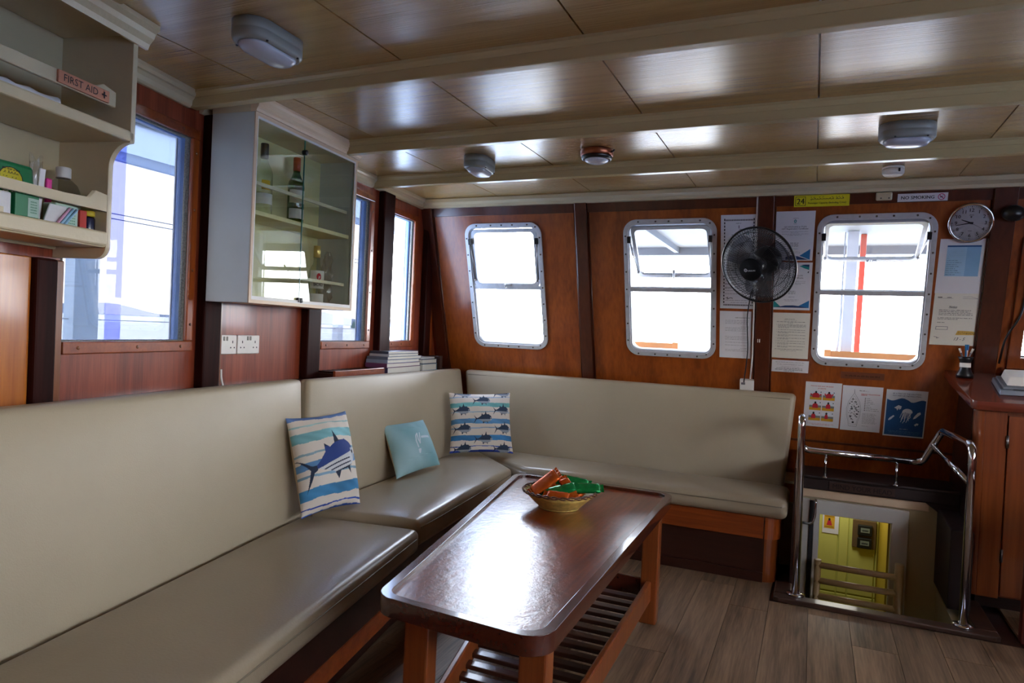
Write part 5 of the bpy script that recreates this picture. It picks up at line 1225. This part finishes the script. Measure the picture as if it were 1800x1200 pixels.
# ================================================================== tray and books on the side ledge
t = thing('slatted_tray', 'varnished wooden tray with slotted dark top on the ledge', 'tray', L2(3.0, .965, .07))
lboard(L2, 2.82, 3.34, .9655, .995, .03, .135, 'base_dark', t, 'tray_body', .003); lboard(L2, 2.82, 3.35, .9655, 1.008, .1355, .152, 'orange_x', t, 'front_edge', .004)
for k in range(11): lboard(L2, 2.83+.046*k, 2.862+.046*k, .9955, 1.004, .032, .133, 'post', t, 'slat', .003)
_BK = [('thick grey blue magazine at the bottom of the stack', 3.60, 4.02, .08, .26, .035, (70, 62, 96)), ('purple spined magazine second from the bottom of the stack', 3.58, 4.0, .085, .265, .022, (120, 70, 110)), ('pale blue covered magazine in the middle of the stack', 3.59, 3.99, .08, .262, .018, (150, 165, 190)),
      ('grey magazine above the pale blue one in the stack', 3.60, 4.03, .07, .258, .016, (104, 116, 134)), ('slim white booklet near the top of the stack', 3.63, 4.0, .07, .25, .012, (200, 204, 206)), ('dark magazine on top of the stack', 3.64, 4.02, .065, .24, .014, (56, 66, 84))]
BK = [(a, b-.225, c-.19, max(.008, d*.2), e-.105, f*1.12, g) for a, b, c, d, e, f, g in _BK]
z = .9655
for k, (lab, y0, y1, d0, d1, h, colr) in enumerate(BK):
    t = thing('magazine', lab+' on the corner ledge', 'magazine', L2((y0+y1)/2, z, (d0+d1)/2), 'magazines on the corner ledge')
    M['bk%d' % k] = plain('magazine_cover_%d' % k, colr, rough=.45)
    lboard(L2, y0+.002, y1-.003, z+.0022, z+h-.0022, d0+.002, d1-.003, 'paper_warm', t, 'pages', .001)
    lboard(L2, y0, y1, z, z+.002, d0, d1, 'bk%d' % k, t, 'back_cover', 0); lboard(L2, y0, y1, z+h-.002, z+h, d0, d1, 'bk%d' % k, t, 'front_cover', 0); lboard(L2, y0-.001, y0+.003, z, z+h, d0, d1, 'bk%d' % k, t, 'spine', 0)
    z += h+.0006
z = .9655
for k, (lab, y0, y1, d0, d1, h, colr) in enumerate([(_a, b-.165, c-.10, .012, e-.10, f, g) for _a, b, c, d, e, f, g in [('pale paged book lying beside the magazine stack', 4.04, 4.2, .06, .25, .045, (90, 130, 150)), ('navy book lying on the pale paged book', 4.045, 4.21, .07, .245, .03, (40, 56, 84)), ('white booklet topping the navy book', 4.05, 4.2, .08, .23, .012, (190, 196, 204))]]):
    t = thing('book', lab, 'book', L2((y0+y1)/2, z, (d0+d1)/2), 'books on the corner ledge'); M['bb%d' % k] = plain('book_cover_%d' % k, colr, rough=.45)
    lboard(L2, y0+.003, y1-.003, z+.003, z+h-.003, d0+.003, d1-.004, 'paper_warm', t, 'pages', .001)
    lboard(L2, y0, y1, z, z+.003, d0, d1, 'bb%d' % k, t, 'back_cover', 0); lboard(L2, y0, y1, z+h-.003, z+h, d0, d1, 'bb%d' % k, t, 'front_cover', 0); lboard(L2, y1-.003, y1, z, z+h, d0, d1, 'bb%d' % k, t, 'spine', 0)
    z += h+.0006
t = thing('book', 'brown upright book at the inner corner of the ledge', 'book', L2(4.15, .9655, .08), 'books on the corner ledge')
lboard(L2, 4.135, 4.162, .9655, 1.055, .012, .15, 'paper_warm', t, 'pages', .001); lboard(L2, 4.125, 4.1345, .9655, 1.06, .01, .155, 'plate', t, 'front_cover', 0); lboard(L2, 4.1625, 4.17, .9655, 1.06, .01, .155, 'plate', t, 'back_cover', 0); lboard(L2, 4.125, 4.17, .9655, 1.06, .1555, .160, 'plate', t, 'spine', 0)

# ================================================================== desk counter on the starboard side
XC = .735; ZF, ZB = 1.018, 1.150; YF = 3.93; 
def ytop(z): return 4.42-(z-.97)*math.tan(RAKE)-.003
YBK = ytop(ZB); sl = (ZB-ZF)/(YBK-YF)
t = thing('desk_counter', 'mahogany desk counter with sloping rounded top and panelled door', 'counter', (1.2, 4.15, 0))
plan = rpoly([(2.2, YBK), (.655, YBK), (.715, YF), (2.2, YF)], [0, .01, .035, 0], 6)
me = holed(plan, [], .042, lambda u, v, d: np.array([u, v, ZF+sl*(v-YF)-.042+d])); me.materials.clear(); me.materials.append(M['counter_top']); link('top', me, t, .009, 3)
def cbody(x0, x1, y0, z0, inset=0, mat='counter', nm='carcass'):
    return MB().hexa([(x0, y0, z0), (x1, y0, z0), (x1, 4.58-.3*z0, z0), (x0, 4.58-.3*z0, z0)], [(x0, y0, ZF+sl*(y0-YF)-.045), (x1, y0, ZF+sl*(y0-YF)-.045), (x1, YBK+.01-inset, ZB-.045), (x0, YBK+.01-inset, ZB-.045)]).build(nm, mat, t, 0)
cbody(.765, 2.2, 3.985, .075)
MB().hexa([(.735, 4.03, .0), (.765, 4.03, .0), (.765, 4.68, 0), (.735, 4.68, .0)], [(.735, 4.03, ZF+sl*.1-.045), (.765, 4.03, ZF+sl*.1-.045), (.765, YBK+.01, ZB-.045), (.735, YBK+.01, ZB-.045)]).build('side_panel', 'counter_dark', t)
MB().box(.79, 2.2, 4.05, 4.4, 0, .075).build('kick_board', 'base_dark', t)
MB().prism([(.775+.04*math.cos(a), 4.01+.04*math.sin(a), .07) for a in [2*PI*k/24 for k in range(24)]], (0, 0, ZF-.045-.07)).build('corner_post', 'counter', t, .004)
MB().box(.777, .868, 3.968, 3.985, .07, ZF-.045).build('stile', 'counter', t, .003)
dx0, dx1 = .873, 1.42; dz0, dz1 = .085, .955
d = MB().box(dx0, dx1, 3.966, 3.984, dz0, dz1).build('door', 'counter', t, .003)
for (a, b, c_, e) in ((dx0+.115, dx1-.115, dz0+.12, dz1-.14),):
    m = MB(); m.box(a-.012, a, 3.962, 3.9655, c_, e); m.box(b, b+.012, 3.962, 3.9655, c_, e); m.box(a-.012, b+.012, 3.962, 3.9655, c_-.012, c_); m.box(a-.012, b+.012, 3.962, 3.9655, e, e+.012); m.build('panel_moulding', 'counter_dark', d)
    MB().box(a, b, 3.964, 3.9655, c_, e).build('panel', 'counter', d)
for z in (.83, .28):
    MB().tube([(dx0-.002, 3.962, z-.03), (dx0-.002, 3.962, z+.03)], .006, 8).build('hinge', 'steel', d)
def ctop(x, y, z=0): return np.array([x, y, ZF+sl*(y-YF)+z])
# pen pot
t = thing('pen_pot', 'black waisted pen pot with white band on the desk counter', 'pot', ctop(.735, 4.27))
c = ctop(.735, 4.27, -.004)
MB().lathe([(.001, .012), (.040, .0), (.040, .015), (.030, .035), (.024, .055), (.024, .078), (.030, .095), (.036, .110), (.032, .108), (.020, .08), (.001, .08)], c, seg=28).build('pot', 'black', t)
MB().lathe([(.0255, .054), (.0262, .055), (.0262, .076), (.0255, .077)], c, seg=28).build('band', 'white', t)
for lab, dx, dy, mt in (('blue capped pen standing in the pen pot', .0, .002, 'blue_ink'), ('white and blue pen standing in the pen pot', .008, .006, 'paper'), ('clear pen leaning left in the pen pot', -.022, .0, 'grey_ink'), ('clear pen leaning right in the pen pot', .024, .002, 'grey_ink')):
    a = c+np.array([dx*.25, dy, .082]); b = c+np.array([dx*1.3, dy*2, .150+.02*(abs(dx) < .01)])
    tt = thing('pen', lab, 'pen', a, 'pens in the pot'); MB().tube([a, b], .0042, 8).build('barrel', mt, tt); MB().tube([b-(b-a)*.3, b+(b-a)*.04], .0052, 8).build('cap', 'blue_ink' if 'blue' in lab else 'white', tt)
# tray and white router
t = thing('grey_case', 'grey metal case lying on the desk counter under a white box', 'case', ctop(.99, 4.12))
def slb(nm, x0, x1, y0, y1, h0, h1, mat, ins=0, bev=.004, par=None):
    return MB().hexa([ctop(x0, y0, h0), ctop(x1, y0, h0), ctop(x1, y1, h0), ctop(x0, y1, h0)], [ctop(x0+ins, y0+ins, h1), ctop(x1-ins, y0+ins, h1), ctop(x1-ins, y1-ins, h1), ctop(x0+ins, y1-ins, h1)]).build(nm, mat, par or t, bev)
M['casegrey'] = plain('grey_metal_case', (120, 128, 142), rough=.35, metal=.4)
slb('case_body', .842, 1.25, 4.03, 4.22, .001, .026, 'casegrey', .006); slb('case_lid', .858, 1.24, 4.045, 4.215, .0265, .036, 'casegrey', .004); slb('slot', .90, 1.22, 4.036, 4.044, .0262, .028, 'ink', 0, 0)
t = thing('white_box', 'white plastic box with sloped edges resting on the grey case', 'box', ctop(1.02, 4.15, .036))
slb('housing', .878, 1.2, 4.065, 4.20, .0365, .078, 'white', .012, .004)
p = Print(lambda u, v, d: ctop(.905+.2*u, 4.075+.1*v, .078+d)); p.text('Ye', .38, .35, .16, .2, 'ink', True); p.build(t)
# stool leg at the frame edge
t = thing('counter_stool', 'red brown wooden stool in front of the desk counter door', 'stool', (1.05, 3.46, 0))
M['stool'] = wood('red_brown_stool', (86, 30, 22), (112, 44, 32), rough=.35, coat=.4, axis='z')
for x, y in ((.898, 3.62), (1.25, 3.62), (.898, 3.30), (1.25, 3.30)):
    if x < 1: MB().hexa([(x-.022, y-.022, 0), (x+.022, y-.022, 0), (x+.022, y+.022, 0), (x-.022, y+.022, 0)], [(x-.012, y-.022, .60), (x+.032, y-.022, .60), (x+.032, y+.022, .60), (x-.012, y+.022, .60)]).build('leg', 'stool', t, .004)
    else: MB().hexa([(x-.022, y-.022, 0), (x+.022, y-.022, 0), (x+.022, y+.022, 0), (x-.022, y+.022, 0)], [(x-.07, y-.022, .60), (x-.03, y-.022, .60), (x-.03, y+.022, .60), (x-.07, y+.022, .60)]).build('leg', 'stool', t, .004)
MB().box(.87, 1.24, 3.27, 3.65, .60, .635).build('seat', 'stool', t, .01)
for y in (3.62, 3.30): MB().box(.915, 1.22, y-.012, y+.012, .2, .235).build('stretcher', 'stool', t, .003)

# ================================================================== companionway
t = struct('trim_18', (.33, 3.58, 0))
MB().prism([(-.125, 3.565, 0), (-.10, 3.553, 0), (.78, 3.553, 0), (.80, 3.565, 0), (.80, 3.625, 0), (-.125, 3.625, 0)], (0, 0, .026)).build('sill', 'sill', t, .006)
MB().box(.715, .80, 3.625, 4.03, 0, .026).build('sill', 'sill', t, .006); MB().box(-.125, -.045, 3.625, 3.80, 0, .026).build('sill', 'sill', t, .006)
stair = struct('wall_companionway', (.33, 4.25, 0))
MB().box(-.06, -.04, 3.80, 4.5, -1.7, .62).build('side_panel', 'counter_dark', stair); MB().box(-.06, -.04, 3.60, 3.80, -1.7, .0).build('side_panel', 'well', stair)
MB().box(-.06, .74, 3.58, 3.60, -1.7, -.001).build('well_lining', 'well', stair); MB().box(.655, .71, 3.60, 4.26, -1.7, -.016).build('well_lining', 'well', stair); MB().box(-.06, .71, 3.58, 4.3, -1.75, -1.7).build('well_bottom', 'well', stair)
MB().hexa([(.64, 3.84, .02), (.735, 3.84, .02), (.735, 4.24, .02), (.64, 4.24, .02)], [(.64, 3.84, .40), (.735, 3.84, .40), (.735, 4.24, .42), (.64, 4.24, .42)]).build('side_box', 'matte_dark', stair, .006)
MB().prism([(.572, 4.20, .515), (.735, 4.20, .515), (.735, 4.20, .40), (.64, 4.20, .40), (.572, 4.20, .45)], (0, .1, 0)).build('chamfer_panel', 'matte_dark', stair)
MB().prism([(-.04, 4.195, .445), (-.04, 4.195, .505), (-.04, 4.20, .515), (-.04, 4.57, .515), (-.04, 4.60, .445)], (.775, 0, 0)).build('hood', 'matte_dark', stair, .006)
MB().box(-.04, .735, 4.185, 4.215, .505, .522).build('hood_edge', 'matte_dark', stair, .006)
# lining wall with door opening to the forward cabin
D0, D1x, DT = .075, .430, .305
holed_obj('door_wall', [(-.52, -1.7), (.735, -1.7), (.735, .40), (.70, .40), (.70, .445), (-.04, .445), (-.04, .34), (-.52, .34)], [[(D0, -1.2), (D1x, -1.2), (D1x, DT), (D0, DT)]], .04, lambda u, v, d: np.array([u, 4.235+d, v]), 'well', stair)
MB().box(-.04, .60, 4.215, 4.235, .395, .445).build('lintel', 'peach', stair, .004)
dr = struct('door_1', (.25, 4.23, -.4))
holed_obj('door_frame', [(.045, -1.25), (.51, -1.25), (.51, .385), (.045, .385)], [[(D0, -1.2), (D1x, -1.2), (D1x, DT), (D0, DT)]], .018, lambda u, v, d: np.array([u, 4.234-d, v]), 'frame_grey', dr, .004)
MB().box(-.036, .020, 4.205, 4.23, -1.25, .385).build('door_leaf', 'frame_grey', dr, .004)
MB().box(.022, .043, 4.20, 4.232, -1.25, .375).build('door_gap_shade', 'ink', dr)  # black strip stands in for the shaded gap beside the leaf
MB().tube(bend([(.050, 4.195, .39), (.050, 4.17, .385), (.048, 4.165, .30), (.035, 4.165, .255), (-.02, 4.175, .255)], .03), .008, 10).build('door_handle', 'chrome', dr)
# ladder rails
t = thing('ladder_gate', 'tan painted wooden ladder rails across the lower doorway', 'ladder', (.27, 4.12, -.6))
MB().tube(bend([(.075, 4.13, -.7), (.075, 4.13, .075)], .01), .018, 12).build('stile', 'tan', t, 0); MB().tube(bend([(.468, 4.13, -.7), (.468, 4.13, .118)], .01), .022, 12).build('stile', 'tan', t, 0)
for z in (.045, -.04, -.125, -.21): MB().tube([(.06, 4.13, z), (.47, 4.13, z+.0)], .017, 12).build('rung', 'tan', t)
# forward cabin
fc = struct('wall_forward_cabin', (.3, 5.2, -.6))
MB().box(-.5, .76, 5.15, 5.18, -1.7, .5).build('cabin_wall', 'yellow', fc); MB().box(-.5, .76, 4.28, 5.15, -1.75, -1.7).build('cabin_floor', 'well', fc); MB().box(.735, .75, 4.28, 5.18, -1.7, .5).build('cabin_side', 'yellow2', fc); MB().box(-.52, .76, 4.62, 5.18, .47, .52).build('cabin_ceiling', 'yellow', fc); MB().box(-.52, .735, 4.275, 4.66, .445, .46).build('cabin_ceiling', 'well', fc)
MB().box(-.52, -.5, 4.28, 5.18, -1.7, .5).build('cabin_side', 'yellow', fc); MB().box(.455, .475, 4.64, 5.15, -1.7, .5).build('cabin_side', 'yellow2', fc)
for x0, x1 in ((.0, .07), (.075, .21), (.215, .275), (.28, .435), (.44, .452)):
    MB().box(x0, x1-.003, 5.138, 5.15, -1.7, -.42).build('cabin_panel', 'yellow', fc, .004); MB().box(x0, x1-.003, 5.138, 5.15, -.41, .4).build('cabin_panel', 'yellow', fc, .004)
t = thing('meter_panel', 'brown board with two black meters on the yellow wall below', 'meter panel', (.365, 5.13, -.01))
MB().box(.295, .435, 5.120, 5.1375, -.085, .10).build('backboard', 'board', t, .003)
for z in (.035, -.05):
    k = MB().box(.325, .412, 5.098, 5.12, z-.033, z+.038).build('meter', 'meter', t, .006); MB().box(.342, .395, 5.096, 5.0975, z-.01, z+.02).build('display', 'screen', k)
    p = Print(lambda u, v, d: np.array([.342+.053*u, 5.096-d, z-.01+.03*v])); p.words(.15, .85, .3, .4, 'ink', 3); p.build(k, 'digits')
t = thing('cabin_notice', 'small red and yellow notice on the yellow wall below', 'notice', (.16, 5.13, .02))
MB().box(.11, .21, 5.133, 5.1375, -.02, .115).build('card', 'paper', t)
p = Print(lambda u, v, d: np.array([.11+.10*u, 5.133-d, -.02+.135*v])); p.rect(.1, .75, .25, .92, 'yel_ink'); p.poly([(.25, .4), (.6, .4), (.52, .65), (.33, .65)], 'red_ink', 1); p.disc(.42, .7, .07, 'ink', 1, 12, 2); p.words(.15, .7, .82, .06, 'red_ink', 2); p.words(.15, .7, .3, .05, 'ink', 3); p.build(t)
lt = bpy.data.lights.new('cabin_lamp', 'AREA'); lt.shape = 'DISK'; lt.size = .25; lt.energy = 2.1; lt.color = (1, .97, .88)
lo = bpy.data.objects.new('cabin_lamp_light', lt); COL.objects.link(lo); lo.location = (.2, 4.85, .452)
tag(MB().lathe([(.13, -.013), (.13, 0), (.001, .001)], (.2, 4.85, .468), seg=24).build('cabin_ceiling_lamp', 'white'), 'flat round lamp under the ceiling of the cabin below', 'lamp')
# plate on the hood
t = thing('hood_sign', 'dark plate warning to mind your head above the hatch', 'sign', (.26, 4.19, .47))
MB().box(.115, .435, 4.188, 4.1945, .455, .498).build('plate', 'plate', t, .001)
p = Print(lambda u, v, d: np.array([.115+.32*u, 4.188-d, .455+.043*v])); p.text('MIND YOUR HEAD', .5, .5, .9, .6, 'plate_ink', True); p.build(t, 'lettering')

# stainless handrail
t = thing('handrail', 'polished steel handrail around the companionway hatch', 'handrail', (.3, 3.62, .026))
zr = .665; yr = 4.17
lf = [(-.025, 3.635, .03), (-.036, 3.625, .90), (-.040, 4.10, .845), (-.036, yr, zr), (.55, yr, zr-.004), (.625, 4.10, .845), (.672, 3.63, .835), (.668, 3.625, .03)]
MB().tube(bend(lf[:5], [0, .05, .05, .05, 0], 8), .0175, 16).build('rail_left', 'chrome', t)
MB().tube(bend(lf[4:], [0, .06, .035, .06, 0], 8)[0:] if False else bend([(.49, yr, zr-.004)]+lf[4:], [0, .05, .03, .07, 0], 8), .0175, 16).build('rail_right', 'chrome', t)
MB().tube([(.588, 4.125, .76), (.672, 3.64, .66)], .013, 12).build('brace', 'chrome', t)
for x in (.09, .435):
    MB().tube([(x, yr, .525), (x, yr, zr-.012)], .007, 10).build('standoff', 'chrome', t); MB().lathe([(.016, 0), (.016, .004), (.009, .006)], (x, yr, .5225), seg=20).build('flange', 'chrome', t)
for x, y in ((-.025, 3.635), (.668, 3.625)): MB().lathe([(.042, 0), (.042, .006), (.02, .010)], (x, y, .0262), seg=28).build('flange', 'chrome', t)

# ================================================================== ceiling lamps and detector
def bulkhead(label, x, y, rz, L=.21, W=.115):
    t = thing('ceiling_lamp', label, 'lamp', (x, y, CEIL), 'oblong bulkhead lamps on the ceiling')
    ca, sa = math.cos(rz), math.sin(rz); mp = lambda u, v, z: np.array([x+u*ca-v*sa, y+u*sa+v*ca, z])
    def layers(prof, nm, mat, par):
        m = MB(); rings = []
        for (l, w, z) in prof:
            rings.append([m.bm.verts.new(Vector(mp(u, v, CEIL-z))) for u, v in rrect(-l/2, l/2, -w/2, w/2, min(w, l)*.46, 8)])
        for A, B in zip(rings[:-1], rings[1:]):
            n = len(A)
            for k in range(n): m.bm.faces.new((A[k], A[(k+1) % n], B[(k+1) % n], B[k])).smooth = True
        m.bm.faces.new(rings[0]); m.bm.faces.new(rings[-1][::-1]); return m.build(nm, mat, par)
    layers([(L, W, .0005), (L, W, .028), (L*.985, W*.97, .030), (L*1.0, W*1.0, .032), (L*.99, W*.985, .052), (L*.93, W*.90, .060), (L*.86, W*.80, .061)], 'housing', 'lampgrey', t)
    layers([(L*.84, W*.76, .058), (L*.82, W*.74, .068), (L*.72, W*.62, .078), (L*.5, W*.38, .083), (L*.2, W*.12, .085)], 'diffuser', 'diffuser', t)
    m = MB()
    for su in (-1, 1):
        for sv in (-1, 1): m.lathe([(.0035, 0), (.0035, .004)], mp(su*L*.28, sv*W*.455, CEIL-.0585), (0, 0, -1), 8)
    m.build('screw', 'ink', t)
bulkhead('oblong grey lamp nearest above the long back cushion', -1.565, 1.60, math.radians(92), .24, .125)
bulkhead('oblong grey lamp above the corner of the bench', -1.615, 3.14, math.radians(96), .22, .125)
bulkhead('oblong grey lamp over the companionway', .295, 3.075, math.radians(8), .20, .145)
t = thing('round_lamp', 'round ceiling lamp with copper ring and ribbed clear lens', 'lamp', (-.985, 3.125, CEIL))
c = (-.985, 3.125, CEIL-.0005)
MB().lathe([(.075, 0), (.078, .006), (.078, .026), (.072, .032)], c, (0, 0, -1), 40).build('ring', 'copper', t)
MB().lathe([(.072, .026), (.074, .034), (.070, .044), (.058, .047), (.056, .044)], c, (0, 0, -1), 40).build('bezel', 'black', t)
MB().lathe([(.057, .042), (.054, .052), (.038, .060), (.018, .064), (.001, .065)], c, (0, 0, -1), 32, wob=lambda j, n, z: 1+.03*(j % 2)).build('lens', 'lens', t)
MB().tube([(-.912, 3.105, CEIL-.016), (-.898, 3.10, CEIL-.016), (-.892, 3.098, CEIL-.010)], .004, 8).build('thumbscrew', 'ink', t)
t = thing('smoke_detector', 'small white smoke detector by the front wall', 'detector', (.31, 3.755, CEIL))
c = (.31, 3.755, CEIL-.0005); MB().lathe([(.046, 0), (.048, .004), (.048, .012)], c, (0, 0, -1), 32).build('base', 'white', t); MB().lathe([(.046, .012), (.049, .016), (.048, .032), (.040, .042), (.001, .044)], c, (0, 0, -1), 32).build('cover', 'white', t)
MB().box(.328, .336, 3.704, 3.709, CEIL-.034, CEIL-.018).build('vent_slot', 'ink', t)
